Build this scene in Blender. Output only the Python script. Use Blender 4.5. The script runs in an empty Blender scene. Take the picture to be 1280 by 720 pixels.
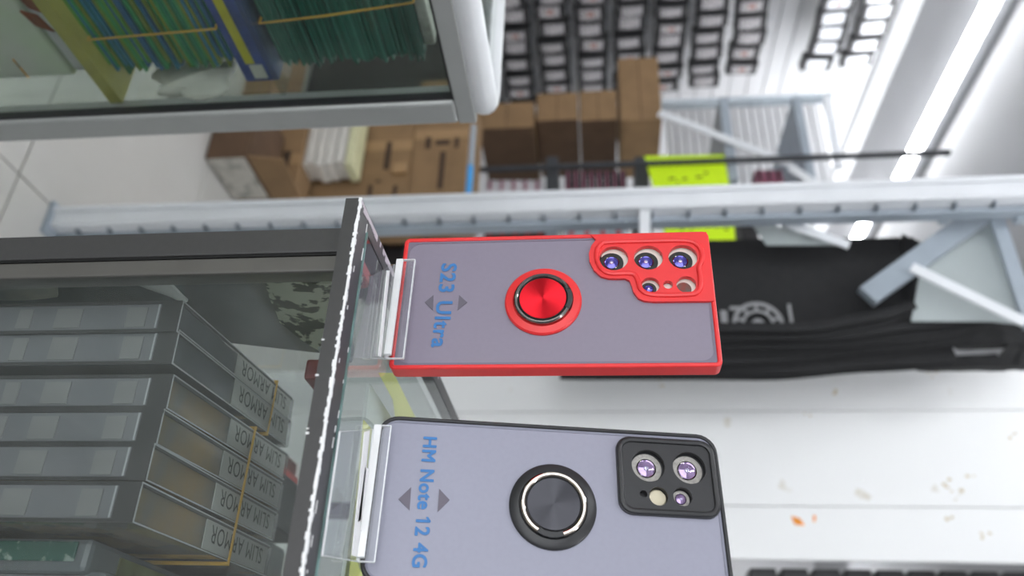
import bpy, bmesh, math, random
from mathutils import Vector, Matrix
random.seed(7)
S = bpy.context.scene
COL = S.collection
# ------------------------------------------------------------------ camera
FP = 1000.0                                    # focal length in pixels of a 1280 wide frame
CAMP = Vector((0, 0, 1.108))
D = Vector((-9640, 200, FP)).normalized()      # world down, in camera axes (x right, y down, z forward)
Zc = -D
Fw = Vector((0, 0, 1)); Yc = (Fw - Zc * Fw.dot(Zc)).normalized(); Xc = Yc.cross(Zc)
def cam2w(c): return Vector((c.dot(Xc), c.dot(Yc), c.dot(Zc)))
cam = bpy.data.cameras.new('camera'); co = bpy.data.objects.new('camera', cam); COL.objects.link(co)
r_, u_, b_ = cam2w(Vector((1, 0, 0))), cam2w(Vector((0, -1, 0))), cam2w(Vector((0, 0, -1)))
co.matrix_world = Matrix(((r_.x, u_.x, b_.x, CAMP.x), (r_.y, u_.y, b_.y, CAMP.y), (r_.z, u_.z, b_.z, CAMP.z), (0, 0, 0, 1)))
cam.sensor_width = 36; cam.lens = FP / 1280 * 36
cam.clip_start = .01; cam.clip_end = 60
cam.dof.use_dof = True; cam.dof.focus_distance = .41; cam.dof.aperture_fstop = 7.0
S.camera = co
# ------------------------------------------------------------------ world, exposure
S.view_settings.view_transform = 'Standard'; S.view_settings.look = 'None'
S.view_settings.gamma = 1; S.view_settings.exposure = 0.98
S.view_settings.use_curve_mapping = False
wd = bpy.data.worlds.new('world'); S.world = wd; wd.use_nodes = True
wd.node_tree.nodes['Background'].inputs[0].default_value = (.93, .96, 1, 1)
wd.node_tree.nodes['Background'].inputs[1].default_value = 1.7
TUBE_POWER = 19.0
# ------------------------------------------------------------------ frames: u along the counter, v into the shop, z up
ANG = -math.pi / 6
EU = Vector((math.cos(ANG), math.sin(ANG), 0)); EV = Vector((-math.sin(ANG), math.cos(ANG), 0))
def W(u, v, z): return EU * u + EV * v + Vector((0, 0, z))
def ray(px, py): return cam2w(Vector((px - 640, py - 360, FP)))
def q(px, py, u=None, v=None, z=None):         # a point of the photograph on a plane of the room
    r = ray(px, py)
    t = u / r.dot(EU) if u is not None else v / r.dot(EV) if v is not None else (z - CAMP.z) / r.z
    P = CAMP + r * t
    return Vector((P.dot(EU), P.dot(EV), P.z))
# ------------------------------------------------------------------ materials
def lin(c):
    c = c / 255
    return c / 12.92 if c <= .04045 else ((c + .055) / 1.055) ** 2.4
def rgb(h): return (lin(h[0]), lin(h[1]), lin(h[2]), 1)
MATS = {}
def mat(name, c, rough=.5, metal=0, var=.08, scale=40, bump=0, c2=None, spec=.5, alpha=None, aniso=0, coat=0, thresh=None):
    if name in MATS: return MATS[name]
    m = bpy.data.materials.new(name); m.use_nodes = True; nt = m.node_tree; p = nt.nodes['Principled BSDF']
    tc = nt.nodes.new('ShaderNodeTexCoord'); nz = nt.nodes.new('ShaderNodeTexNoise'); nz.inputs['Scale'].default_value = scale
    nz.inputs['Detail'].default_value = 4
    nt.links.new(tc.outputs['Object'], nz.inputs['Vector'])
    rp = nt.nodes.new('ShaderNodeValToRGB'); a = rgb(c)
    if c2 is None: c2v = tuple(x * (1 - var * 2) for x in a[:3]) + (1,)
    else: c2v = rgb(c2)
    rp.color_ramp.elements[0].color = c2v; rp.color_ramp.elements[1].color = a
    lo, hi = thresh or (.3, .6)
    rp.color_ramp.elements[0].position = lo; rp.color_ramp.elements[1].position = hi
    nt.links.new(nz.outputs[0], rp.inputs[0]); nt.links.new(rp.outputs[0], p.inputs['Base Color'])
    p.inputs['Roughness'].default_value = rough; p.inputs['Metallic'].default_value = metal
    p.inputs['Specular IOR Level'].default_value = spec; p.inputs['Coat Weight'].default_value = coat
    if bump:
        b = nt.nodes.new('ShaderNodeBump'); b.inputs['Strength'].default_value = bump; b.inputs['Distance'].default_value = .001
        nt.links.new(nz.outputs[0], b.inputs['Height']); nt.links.new(b.outputs[0], p.inputs['Normal'])
    if aniso:
        p.inputs['Anisotropic'].default_value = aniso
        t = nt.nodes.new('ShaderNodeTangent'); t.direction_type = 'RADIAL'; t.axis = 'Y'
        nt.links.new(t.outputs[0], p.inputs['Tangent'])
    if alpha is not None: p.inputs['Alpha'].default_value = alpha
    MATS[name] = m; return m
def glass(name, tint=(.93, .97, .95), gloss=1.0, rough=.02, haze=0, hazec=(.6, .65, .63)):
    if name in MATS: return MATS[name]
    m = bpy.data.materials.new(name); m.use_nodes = True; nt = m.node_tree; nt.nodes.remove(nt.nodes['Principled BSDF'])
    out = nt.nodes['Material Output']; tr = nt.nodes.new('ShaderNodeBsdfTransparent'); gl = nt.nodes.new('ShaderNodeBsdfGlossy')
    tr.inputs[0].default_value = (*tint, 1); gl.inputs['Roughness'].default_value = rough; gl.inputs[0].default_value = (gloss,) * 3 + (1,)
    lw = nt.nodes.new('ShaderNodeLayerWeight'); pw = nt.nodes.new('ShaderNodeMath'); pw.operation = 'POWER'; pw.inputs[1].default_value = 5
    nt.links.new(lw.outputs['Facing'], pw.inputs[0])
    fa = nt.nodes.new('ShaderNodeMath'); fa.operation = 'MULTIPLY_ADD'; fa.inputs[1].default_value = .96; fa.inputs[2].default_value = .04; nt.links.new(pw.outputs[0], fa.inputs[0])
    ge = nt.nodes.new('ShaderNodeNewGeometry'); inv = nt.nodes.new('ShaderNodeMath'); inv.operation = 'SUBTRACT'; inv.inputs[0].default_value = 1; nt.links.new(ge.outputs['Backfacing'], inv.inputs[1])
    fr = nt.nodes.new('ShaderNodeMath'); fr.operation = 'MULTIPLY'; nt.links.new(fa.outputs[0], fr.inputs[0]); nt.links.new(inv.outputs[0], fr.inputs[1])
    mx = nt.nodes.new('ShaderNodeMixShader'); nt.links.new(fr.outputs[0], mx.inputs[0]); nt.links.new(tr.outputs[0], mx.inputs[1]); nt.links.new(gl.outputs[0], mx.inputs[2])
    last = mx
    if haze:
        df = nt.nodes.new('ShaderNodeBsdfDiffuse'); df.inputs[0].default_value = (*hazec, 1)
        tc = nt.nodes.new('ShaderNodeTexCoord'); nz = nt.nodes.new('ShaderNodeTexNoise'); nz.inputs['Scale'].default_value = 60; nz.inputs['Detail'].default_value = 6
        nt.links.new(tc.outputs['Object'], nz.inputs['Vector'])
        ml = nt.nodes.new('ShaderNodeMath'); ml.operation = 'MULTIPLY'; ml.inputs[1].default_value = haze * 2; nt.links.new(nz.outputs[0], ml.inputs[0])
        m2 = nt.nodes.new('ShaderNodeMixShader'); nt.links.new(ml.outputs[0], m2.inputs[0]); nt.links.new(mx.outputs[0], m2.inputs[1]); nt.links.new(df.outputs[0], m2.inputs[2]); last = m2
    nt.links.new(last.outputs[0], out.inputs[0]); MATS[name] = m; return m
def emit(name, c, s):
    m = bpy.data.materials.new(name); m.use_nodes = True; p = m.node_tree.nodes['Principled BSDF']
    p.inputs['Emission Color'].default_value = (*c, 1); p.inputs['Emission Strength'].default_value = s; return m
# ------------------------------------------------------------------ mesh building
def link_mesh(name, bm, m, parent=None, loc=None, rot=ANG, smooth=False, bevel=0, seg=2):
    bmesh.ops.recalc_face_normals(bm, faces=bm.faces)
    me = bpy.data.meshes.new(name); bm.to_mesh(me); bm.free()
    if smooth:
        for p in me.polygons: p.use_smooth = True
        me.set_sharp_from_angle(angle=math.radians(35))
    ms = m if isinstance(m, (list, tuple)) else [m]
    for x in ms: me.materials.append(x)
    o = bpy.data.objects.new(name, me); COL.objects.link(o)
    if parent is not None: o.parent = parent
    else:
        if loc is not None: o.location = loc
        o.rotation_euler = (0, 0, rot)
    if bevel:
        b = o.modifiers.new('bevel', 'BEVEL'); b.width = bevel; b.segments = seg; b.limit_method = 'ANGLE'; b.angle_limit = math.radians(40)
    return o
def box(bm, a, b):
    x0, x1 = sorted((a[0], b[0])); y0, y1 = sorted((a[1], b[1])); z0, z1 = sorted((a[2], b[2]))
    vs = [bm.verts.new((x, y, z)) for x in (x0, x1) for y in (y0, y1) for z in (z0, z1)]
    for f in ((0, 1, 3, 2), (4, 6, 7, 5), (0, 4, 5, 1), (2, 3, 7, 6), (0, 2, 6, 4), (1, 5, 7, 3)): bm.faces.new([vs[i] for i in f])
def tube(bm, pts, r, n=10, closed=False, flat=1.0):
    pts = [Vector(p) for p in pts]; N = len(pts); rings = []
    for i, p in enumerate(pts):
        t = (pts[(i + 1) % N] - pts[i - 1]) if closed else (pts[min(i + 1, N - 1)] - pts[max(i - 1, 0)])
        t.normalize(); a = Vector((0, 1, 0)) if abs(t.y) < .9 else Vector((1, 0, 0))
        s = t.cross(a).normalized(); w = s.cross(t).normalized()
        rings.append([bm.verts.new(p + s * math.cos(k * 2 * math.pi / n) * r + w * math.sin(k * 2 * math.pi / n) * r * flat) for k in range(n)])
    for i in range(N if closed else N - 1):
        A, B = rings[i], rings[(i + 1) % N]
        for k in range(n): bm.faces.new((A[k], A[(k + 1) % n], B[(k + 1) % n], B[k]))
    if not closed: bm.faces.new(rings[0]); bm.faces.new(rings[-1])
def circ(cx, cz, r, n=40, rz=None): return [(cx + r * math.cos(2 * math.pi * k / n), cz + (rz or r) * math.sin(2 * math.pi * k / n)) for k in range(n)]
def rrect(x0, z0, x1, z1, r, n=6):
    out = []
    for cx, cz, a0 in ((x1 - r, z1 - r, 0), (x0 + r, z1 - r, 90), (x0 + r, z0 + r, 180), (x1 - r, z0 + r, 270)):
        for k in range(n + 1):
            a = math.radians(a0 + 90 * k / n); out.append((cx + r * math.cos(a), cz + r * math.sin(a)))
    return out
def holed(bm, outer, holes, y0, y1):            # plate in the x-z plane with holes, from y0 to y1
    for loops_y, flip in ((y0, 0), (y1, 1)):
        es = []
        for lp in [outer] + holes:
            vs = [bm.verts.new((x, loops_y, z)) for x, z in lp]
            es += [bm.edges.new((vs[i], vs[(i + 1) % len(vs)])) for i in range(len(vs))]
        bmesh.ops.triangle_fill(bm, edges=es, use_beauty=True)
    for lp in [outer] + holes:
        n = len(lp)
        for i in range(n):
            a, b = lp[i], lp[(i + 1) % n]
            bm.faces.new([bm.verts.new(p) for p in ((a[0], y0, a[1]), (b[0], y0, b[1]), (b[0], y1, b[1]), (a[0], y1, a[1]))])
    bmesh.ops.remove_doubles(bm, verts=bm.verts, dist=1e-6)
def lathe(bm, prof, cx, cz, n=48):               # prof: (radius, y) around the y axis
    rings = [[bm.verts.new((cx + r * math.cos(2 * math.pi * k / n), y, cz + r * math.sin(2 * math.pi * k / n))) for k in range(n)] if r > 1e-6 else [bm.verts.new((cx, y, cz))] for r, y in prof]
    for A, B in zip(rings, rings[1:]):
        for k in range(n):
            k2 = (k + 1) % n
            if len(A) == 1 and len(B) == 1: continue
            if len(A) == 1: bm.faces.new((A[0], B[k2], B[k]))
            elif len(B) == 1: bm.faces.new((A[k], A[k2], B[0]))
            else: bm.faces.new((A[k], A[k2], B[k2], B[k]))
def thing(name, label, cat, uvz=None, group=None, mw=None):
    o = bpy.data.objects.new(name, None); COL.objects.link(o); o.empty_display_size = .05
    if mw is not None: o.matrix_world = mw
    else: o.location = W(*uvz); o.rotation_euler = (0, 0, ANG)
    tag(o, label, cat, group); return o
def tag(o, label=None, cat=None, group=None, kind=None):
    if label: o['label'] = label
    if cat: o['category'] = cat
    if group: o['group'] = group
    if kind: o['kind'] = kind
    return o
def text_mesh(body, L, H, bold=0.0, th=.0002):     # flat lettering, x along the line, z up, starts at the origin
    cu = bpy.data.curves.new('lettering', 'FONT'); cu.body = body; cu.offset = bold; cu.size = 1; cu.space_character = 1.08; cu.resolution_u = 4
    o = bpy.data.objects.new('lettering', cu); COL.objects.link(o); bpy.context.view_layer.update()
    me = bpy.data.meshes.new_from_object(o.evaluated_get(bpy.context.evaluated_depsgraph_get()))
    bpy.data.objects.remove(o)
    xs = [v.co.x for v in me.vertices]; ys = [v.co.y for v in me.vertices]
    x0, x1, y0, y1 = min(xs), max(xs), min(ys), max(ys)
    for v in me.vertices: v.co = Vector(((v.co.x - x0) / (x1 - x0) * L, 0, (v.co.y - y0) / (y1 - y0) * H))
    for i, ch in enumerate(body):                  # the figure 1 gets its flag
        if ch == '1':
            cu = bpy.data.curves.new('t', 'FONT'); cu.body = body[:i + 1]; cu.space_character = 1.08; o = bpy.data.objects.new('t', cu); COL.objects.link(o); bpy.context.view_layer.update()
            m2 = bpy.data.meshes.new_from_object(o.evaluated_get(bpy.context.evaluated_depsgraph_get())); bpy.data.objects.remove(o)
            xr = (max(v.co.x for v in m2.vertices) - x0) / (x1 - x0) * L; bpy.data.meshes.remove(m2)
            bm = bmesh.new(); bm.from_mesh(me)
            bm.faces.new([bm.verts.new((xr + a * H, 0, b * H)) for a, b in ((-.02, 1.0), (-.12, .86), (-.34, .72), (-.34, .82), (-.16, .94), (-.10, 1.0))]); bm.to_mesh(me); bm.free()
    return me
def put_text(body, L, H, mtx, m, parent, bold=.0, name='lettering'):
    base = text_mesh(body, L, H, 0); bm = bmesh.new()
    for k in range(9 if bold else 1):
        dx, dz = (0, 0) if k == 0 else (math.cos(k * math.pi / 4) * H * bold, math.sin(k * math.pi / 4) * H * bold)
        c = base.copy(); c.transform(mtx @ Matrix.Translation((dx, -k * 2e-6, dz))); bm.from_mesh(c); bpy.data.meshes.remove(c)
    me = bpy.data.meshes.new('lettering'); bm.to_mesh(me); bm.free(); me.materials.append(m)
    o = bpy.data.objects.new(name, me); COL.objects.link(o); o.parent = parent; return o
class Part:                                        # collects boxes given in u, v, z, relative to a thing's origin
    def __init__(s, org=(0, 0, 0)): s.bm = bmesh.new(); s.o = Vector(org)
    def box(s, u0, u1, v0, v1, z0, z1):
        box(s.bm, Vector((u0, v0, z0)) - s.o, Vector((u1, v1, z1)) - s.o); return s
    def prism(s, pts, ax, a0, a1):                 # polygon in the two other axes, extruded along axis ax
        A, B = [], []
        for p in pts:
            l = list(p); l0 = l[:]; l0.insert(ax, a0); l1 = l[:]; l1.insert(ax, a1)
            A.append(s.bm.verts.new(Vector(l0) - s.o)); B.append(s.bm.verts.new(Vector(l1) - s.o))
        s.bm.faces.new(A); s.bm.faces.new(B)
        for i in range(len(A)):
            j = (i + 1) % len(A); s.bm.faces.new((A[i], A[j], B[j], B[i]))
        return s
    def tube(s, pts, r, n=8, closed=False, flat=1): tube(s.bm, [Vector(p) - s.o for p in pts], r, n, closed, flat); return s
    def done(s, name, m, parent=None, **k):
        if parent is None: k.setdefault('loc', W(*s.o))
        return link_mesh(name, s.bm, m, parent, **k)
# ------------------------------------------------------------------ palette
white_wall = mat('white_wall', (226, 226, 228), .6, var=.02, scale=2)
ceil_m = mat('ceiling_paint', (176, 177, 180), .55, var=.03, scale=3)
floor_m = mat('floor_tile', (205, 203, 198), .25, var=.03, scale=4)
grout = mat('tile_joint', (150, 148, 142), .8)
rackw = mat('rack_white', (236, 238, 242), .4, var=.02, scale=20)
rackg = mat('rack_grey', (166, 176, 186), .4, var=.05, scale=15)
darkg = mat('shelf_dark_steel', (62, 64, 68), .5, var=.1)
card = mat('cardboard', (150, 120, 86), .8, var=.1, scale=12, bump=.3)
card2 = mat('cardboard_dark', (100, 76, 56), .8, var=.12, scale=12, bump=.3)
tape = mat('packing_tape', (172, 138, 98), .35, var=.05)
ink = mat('print_ink', (70, 52, 38), .7)
blackplastic = mat('black_plastic', (44, 44, 46), .38, var=.05, scale=200, bump=.05)
dark_alu = mat('dark_aluminium', (66, 65, 65), .42, metal=0, var=.04, scale=300)
chip = mat('chipped_edge', (238, 238, 238), .6, c2=(96, 96, 98), scale=170, thresh=(.38, .46))
chip_top = mat('worn_rail_top', (110, 110, 112), .5, c2=(215, 215, 215), scale=130, thresh=(.30, .36))
red = mat('red_soft_plastic', (236, 52, 54), .38, var=.02, scale=100)
redm = mat('spun_red_metal', (232, 40, 52), .28, metal=1, var=.02, aniso=.9)
blkm = mat('spun_black_metal', (70, 70, 74), .26, metal=1, var=.02, aniso=.9)
chrome = mat('dark_chrome', (150, 146, 142), .12, metal=1, var=.02)
goldchrome = mat('pale_gold_chrome', (225, 212, 200), .12, metal=1, var=.02)
panel_r = mat('smoky_matte_panel', (139, 130, 146), .42, var=.015, scale=400)
panel_rd = mat('smoky_panel_border', (122, 113, 130), .45, var=.015, scale=400)
panel_b = mat('blue_grey_matte_panel', (152, 152, 168), .40, var=.015, scale=400)
panel_bd = mat('blue_grey_panel_border', (132, 133, 148), .42, var=.015, scale=400)
blue_ink = mat('blue_lettering', (60, 122, 184), .5, var=.02)
arrow_m = mat('grey_arrow_print', (104, 98, 110), .5, var=.02)
cream = mat('cream_backing', (240, 234, 224), .6, var=.04)
lensblk = mat('lens_barrel', (40, 44, 42), .3, var=.05)
lensgrey = mat('lens_grey_ring', (176, 172, 166), .35, metal=.2, var=.15, scale=600)
lensblue = mat('lens_blue_coating', (92, 84, 190), .08, metal=.55, var=.1, scale=300, coat=1)
lensviolet = mat('lens_violet_coating', (176, 150, 196), .08, metal=.55, var=.15, scale=300, coat=1)
lenscore = mat('lens_bright_core', (225, 218, 250), .1, metal=.6, var=.05)
flash_m = mat('flash_cream', (216, 206, 180), .3, var=.05)
acry = glass('clear_acrylic', (.96, .97, .97), 1, .02, haze=.03, hazec=(.9, .9, .9))
acry_edge = mat('polished_acrylic_edge', (232, 234, 236), .15, var=.05, scale=90)  # pale colour paints the light caught in clear acrylic edges
sticker = mat('white_sticker', (246, 246, 246), .6, var=.02)
topglass = glass('counter_glass', (.92, .95, .94), 1, .01, haze=.04, hazec=(.6, .64, .63))
frontglass = glass('counter_front_glass', (.88, .90, .89), 1, .01, haze=.03, hazec=(.5, .51, .5))
glassedge = mat('green_glass_edge', (120, 150, 146), .15, var=.2, scale=80)
wallglass = glass('cabinet_glass', (.88, .91, .89), 1, .01, haze=.02)
neon = mat('neon_yellow_paper', (214, 250, 10), .6, var=.02)
blackcloth = mat('black_nonwoven_cloth', (26, 26, 28), .75, var=.15, scale=60, bump=.4)
emblem_m = mat('grey_emblem_print', (150, 150, 152), .7, var=.05)
boxclear = glass('clear_box_plastic', (.80, .81, .82), 1, .06, haze=.10, hazec=(.55, .56, .58))
boxframe = mat('smoky_box_frame', (66, 66, 67), .3, var=.05)
boxwin = mat('frosted_spine_window', (122, 123, 127), .3, var=.08, scale=30)
boxtop = mat('grey_clear_lid', (112, 118, 122), .2, var=.15, scale=25)
boxtopb = mat('amber_clear_lid', (176, 138, 70), .2, c2=(120, 112, 94), scale=30, thresh=(.35, .65))
boxlabel = mat('frosted_label', (168, 169, 166), .45, var=.04)
boxink = mat('label_ink', (74, 76, 76), .6)
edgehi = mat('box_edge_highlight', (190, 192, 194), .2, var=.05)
band_m = mat('rubber_band', (208, 164, 70), .5, var=.08)

# ================================================================== SETTING
g = bmesh.new()
fl = Part().box(-3.4, 3, -2.5, 6.6, -.06, -.004).done('floor', grout); tag(fl, kind='structure')
tbm = bmesh.new(); box(tbm, (.002, .002, -.004), (.598, .598, .003))
tile0 = link_mesh('tile', tbm, floor_m, fl)
first = True
for i in range(8):
    for j in range(10):
        t = tile0 if first else tile0.copy()
        if not first: COL.objects.link(t)
        first = False; t.location = (-3.3 + .6 * i - .03, -.1 + .6 * j + .03, 0)
tag(Part().box(-3.4, 3, -2.5, 6.6, 2.72, 2.8).done('ceiling', ceil_m), kind='structure')
WU = -3.2
lw = Part().box(WU - .1, WU, -2.5, 6.6, 0, 2.72).done('wall_left', white_wall); tag(lw, kind='structure')
tag(Part().box(WU, 3, 6.5, 6.6, 0, 2.72).done('wall_back', white_wall), kind='structure')

tag(Part().box(3, 3.1, -2.5, 6.6, 0, 2.72).done('wall_right', mat('grey_wall', (170, 172, 176), .6, var=.05, scale=2)), kind='structure')
wf = Part(); wf.box(WU, -1.9, -2.6, -2.5, 0, 2.72); wf.box(1.5, 3, -2.6, -2.5, 0, 2.72); wf.box(-1.9, 1.5, -2.6, -2.5, 2.35, 2.72)
tag(wf.done('wall_front', mat('grey_wall', (170, 172, 176))), kind='structure')

# slatted display panel on the left wall, one object per slat
HP = random.Random(4)
sl = thing('slat_panel', 'white slatted display panel covering the far left wall behind the hanging packs', 'wall panel', (WU + .02, 1.6, 0))
Part((WU + .02, 1.6, 0)).box(WU + .005, WU + .02, 1.6, 5.2, .05, 2.62).done('backing', mat('slat_groove', (150, 150, 152), .7), sl)
sb = bmesh.new(); box(sb, (0, 0, .003), (.018, 3.6, .087)); s0 = link_mesh('slat', sb, white_wall, sl, bevel=.002)
for i in range(28):
    s = s0 if i == 0 else s0.copy()
    if i: COL.objects.link(s)
    s.location = (0, 0, .06 + i * .09)

# ceiling light tubes
tubem = emit('tube_glow', (.96, .98, 1), TUBE_POWER)
def lamp(u, v0, v1, z, label):
    t = thing('tube_light', label, 'light', (u, v0, z), 'ceiling tubes')
    Part((u, v0, z)).box(u - .045, u + .045, v0, v1, z + .028, z + .068).done('housing', rackw, t)
    Part((u, v0, z)).tube([(u, v0 + .01, z + .01), (u, v1 - .01, z + .01)], .024, 12).done('glowing_tube', tubem, t, smooth=True)
    for vv in (v0, v1 - .012): Part((u, v0, z)).box(u - .02, u + .02, vv, vv + .012, z - .016, z + .03).done('end_cap', rackg, t)
lamp(-2.58, 1.9, 3.72, 2.65, 'long white ceiling tube at the upper right, the nearer one')
lamp(-2.7, 3.76, 5.3, 2.65, 'white ceiling tube behind the rack upright, the farther one')
for k, (u, v0) in enumerate(((-1.0, -1.6), (-1.0, .4), (.6, -1.2), (.6, 1.2), (-1.2, 4.2), (1.6, 3))):  # added lamps out of view that brighten the shop
    lamp(u, v0, v0 + 1.5, 2.65, 'added ceiling tube outside the view, brightening the counter aisle')

# ================================================================== WHITE BOARDED COLUMN (right of picture's centre)
U0, U1 = q(900, 458.5, v=1.6).x, q(900, 699, v=1.6).x
pc = thing('boarded_column', 'bright white boarded column with stains and an orange smear behind the two phone cases', 'column', ((U0 + U1) / 2, 1.6, 0)); org = ((U0 + U1) / 2, 1.6, 0)
stain = mat('stained_white_board', (252, 252, 252), .45, c2=(226, 220, 208), scale=9, thresh=(.30, .34))
Part(org).box(U0 + .006, U1 - .006, 1.612, 1.64, 0, 2.70).done('core', mat('board_joint', (196, 200, 204), .6), pc)
us = [U0, q(900, 514, v=1.6).x, q(900, 632, v=1.6).x, U1]
for a, b in zip(us, us[1:]):
    Part(org).box(a + .0008, b - .0008, 1.6, 1.613, 0, 2.70).done('board', stain, pc, bevel=.001)
orange = mat('orange_smear', (255, 158, 40), .6, var=.1)
dirt = mat('brown_dirt', (222, 208, 178), .8, var=.1)
def smear(pts, m, nm):
    p = Part(org); n = len(pts)
    P = [q(x, y, v=1.5995) for x, y in pts]
    p.prism([(a.x, a.z) for a in P], 1, 1.5992, 1.6002)
    p.done(nm, m, pc)
smear([(989, 645), (1000, 648), (1006, 657), (994, 656), (991, 651)], orange, 'orange_stain')
smear([(1016, 645), (1020, 644), (1019, 652), (1017, 653)], orange, 'orange_stain')
rs = random.Random(3)
for cx, cy, n, sp in ((1165, 464, 6, 9), (1042, 490, 3, 8), (1195, 620, 6, 10), (1188, 650, 3, 5), (1232, 668, 5, 6), (1265, 546, 3, 6), (1182, 602, 4, 9), (1010, 520, 2, 5), (830, 480, 3, 8), (1210, 600, 4, 8)):
    for k in range(n):
        x, y = cx + rs.uniform(-sp, sp), cy + rs.uniform(-sp * .8, sp * .8)
        if y > 697 or y < 461: continue
        w, h = rs.uniform(1.0, 3.5), rs.uniform(.8, 2.5)
        smear([(x + w * math.cos(a) * rs.uniform(.5, 1.3), y + h * math.sin(a) * rs.uniform(.5, 1.3)) for a in [i * math.pi / 4 for i in range(8)]], dirt, 'dirt_mark')

# dark goods to the right of the column
for i in range(9):
    a = q(930 + i * 38, 703, v=1.72); z0, z1 = a.z, q(930 + i * 38 + 34, 703, v=1.72).z
    t = thing('boxed_gadget', 'small dark boxed gadget hung on the pegs right of the white column', 'box', (U1 + .02, 1.66, z0), 'dark boxes right of the column'); o_ = (U1 + .02, 1.66, z0)
    Part(o_).box(U1 + .003, U1 + .16, 1.66, 1.72, z0, z1 - .004).done('pack', blackplastic, t, bevel=.003)
    Part(o_).box(U1 + .03 + .01 * (i % 3), U1 + .09, 1.657, 1.66, z0 + .01, z1 - .02).done('clear_window', rackg if i % 2 else darkg, t)

# ================================================================== SLOTTED RACK UPRIGHT
VP = 1.24
a = q(62, 265, z=0)
up = thing('slotted_rack_upright', 'tall white slotted steel rack upright standing on the tiles behind the red phone case', 'rack upright', (a.x, VP, 0)); org = (a.x, VP, 0)
uL, uM, uR = q(640, 241, v=VP).x, q(640, 264, v=VP).x, q(640, 281, v=VP + .03).x
Part(org).box(uL, uM, VP, VP + .05, .003, 2.6).done('front_flange', rackw, up, bevel=.004)
sf = Part(org); sf.box(uM, uR, VP + .03, VP + .06, .003, 2.6); sf.done('slotted_web', rackg, up, bevel=.003)
Part(org).box(uL, uM - .03, VP - .006, VP, .003, 2.6).done('rib', rackw, up, bevel=.003)
slot = bmesh.new(); box(slot, (uM - org[0] + .0005, .012, 0), (uM - org[0] + .007, .03, .004)); sm = link_mesh('slot', slot, mat('slot_shade', (120, 128, 138), .5), up)
for k in range(38):
    s = sm if k == 0 else sm.copy()
    if k: COL.objects.link(s)
    s.location = (0, .001, .06 + k * .068)
Part(org).box(uL - .01, uR + .01, VP - .01, VP + .09, .0, .012).done('foot_plate', rackg, up)
def beam(pa, pb, v, w, m, name, parent, org, dep=.02, hw=True):     # straight bar between two points of the plane v
    A, B = q(*pa, v=v), q(*pb, v=v); d = (B - A).normalized(); n = Vector((-d.z, 0, d.x)) * w / 2
    p = Part(org); p.prism([((A + n).x, (A + n).z), ((B + n).x, (B + n).z), ((B - n).x, (B - n).z), ((A - n).x, (A - n).z)], 1, v, v + dep)
    return p.done(name, m, parent, bevel=.001)
beam((806, 262), (806, 306), VP + .0, .020, rackw, 'short_arm', up, org, .028)
beam((938, 262), (1062, 306), VP + .07, .018, rackw, 'diagonal_brace', up, org, .004)
br = mat('bracket_grey_green', (178, 186, 186), .5, var=.04, scale=8)
P1 = [q(x, y, v=VP + .10) for x, y in ((935, 272), (1052, 306), (958, 306))]
Part(org).prism([(p.x, p.z) for p in P1], 1, VP + .10, VP + .103).done('gusset_plate', br, up)
beam((1085, 368), (1232, 262), VP + .09, .040, rackg, 'diagonal_brace', up, org, .02)
beam((1140, 333), (1282, 402), VP + .06, .020, rackw, 'diagonal_brace', up, org, .006)
beam((1246, 268), (1292, 410), VP + .08, .026, rackg, 'diagonal_brace', up, org, .01)
P1 = [q(x, y, v=VP + .115) for x, y in ((1228, 275), (1250, 275), (1285, 402), (1155, 338))]
Part(org).prism([(p.x, p.z) for p in P1], 1, VP + .115, VP + .118).done('gusset_plate', br, up)
P1 = [q(x, y, v=VP + .115) for x, y in ((1150, 345), (1278, 404), (1240, 400), (1140, 400))]
Part(org).prism([(p.x, p.z) for p in P1], 1, VP + .119, VP + .122).done('gusset_plate', br, up)
for x in (1175, 1270): beam((x, 268), (x + 12, 268), VP + .05, .02, rackg, 'clip', up, org, .02)

# ================================================================== BLACK BAGS
VB = 1.40
def wavy(name, pts, v, th, m, parent, org, seed=0, nx=24, amp=.006):   # soft slab: outline quad (4 px corners), thickness th
    rs = random.Random(seed); bm = bmesh.new(); P = [q(x, y, v=v) for x, y in pts]
    def f(s, t): return (P[0] * (1 - s) + P[1] * s) * (1 - t) + (P[3] * (1 - s) + P[2] * s) * t
    ny = 10; ph = [rs.uniform(0, 6) for _ in range(4)]
    def dv(s, t): return amp * (math.sin(6 * s + ph[0] + 3 * t) + .6 * math.sin(13 * t + ph[1] + 2 * s) + .4 * math.sin(19 * s + ph[2]))
    G = []
    for side in (0, 1):
        G.append([[bm.verts.new(f(i / nx, j / ny) - Vector(org) + Vector((0, dv(i / nx, j / ny) + side * th, 0))) for j in range(ny + 1)] for i in range(nx + 1)])
    for side in (0, 1):
        for i in range(nx):
            for j in range(ny): bm.faces.new((G[side][i][j], G[side][i + 1][j], G[side][i + 1][j + 1], G[side][i][j + 1]))
    for i in range(nx):
        for j in (0, ny): bm.faces.new((G[0][i][j], G[0][i + 1][j], G[1][i + 1][j], G[1][i][j]))
    for j in range(ny):
        for i in (0, nx): bm.faces.new((G[0][i][j], G[0][i][j + 1], G[1][i][j + 1], G[1][i][j]))
    return link_mesh(name, bm, m, parent, smooth=True)
o_ = Vector(q(760, 350, v=VB)); o_.z = q(700, 350, v=VB).z
bag = thing('cloth_bag', 'upright black cloth bag with a grey round emblem, behind the red case', 'bag', tuple(o_))
wavy('bag_body', [(700, 304), (1143, 296), (1145, 408), (700, 412)], VB, .03, blackcloth, bag, o_, 1, amp=.003)
wavy('top_hem', [(1128, 292), (1150, 302), (1150, 398), (1134, 398)], VB - .006, .008, blackcloth, bag, o_, 2, amp=.002)
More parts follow.
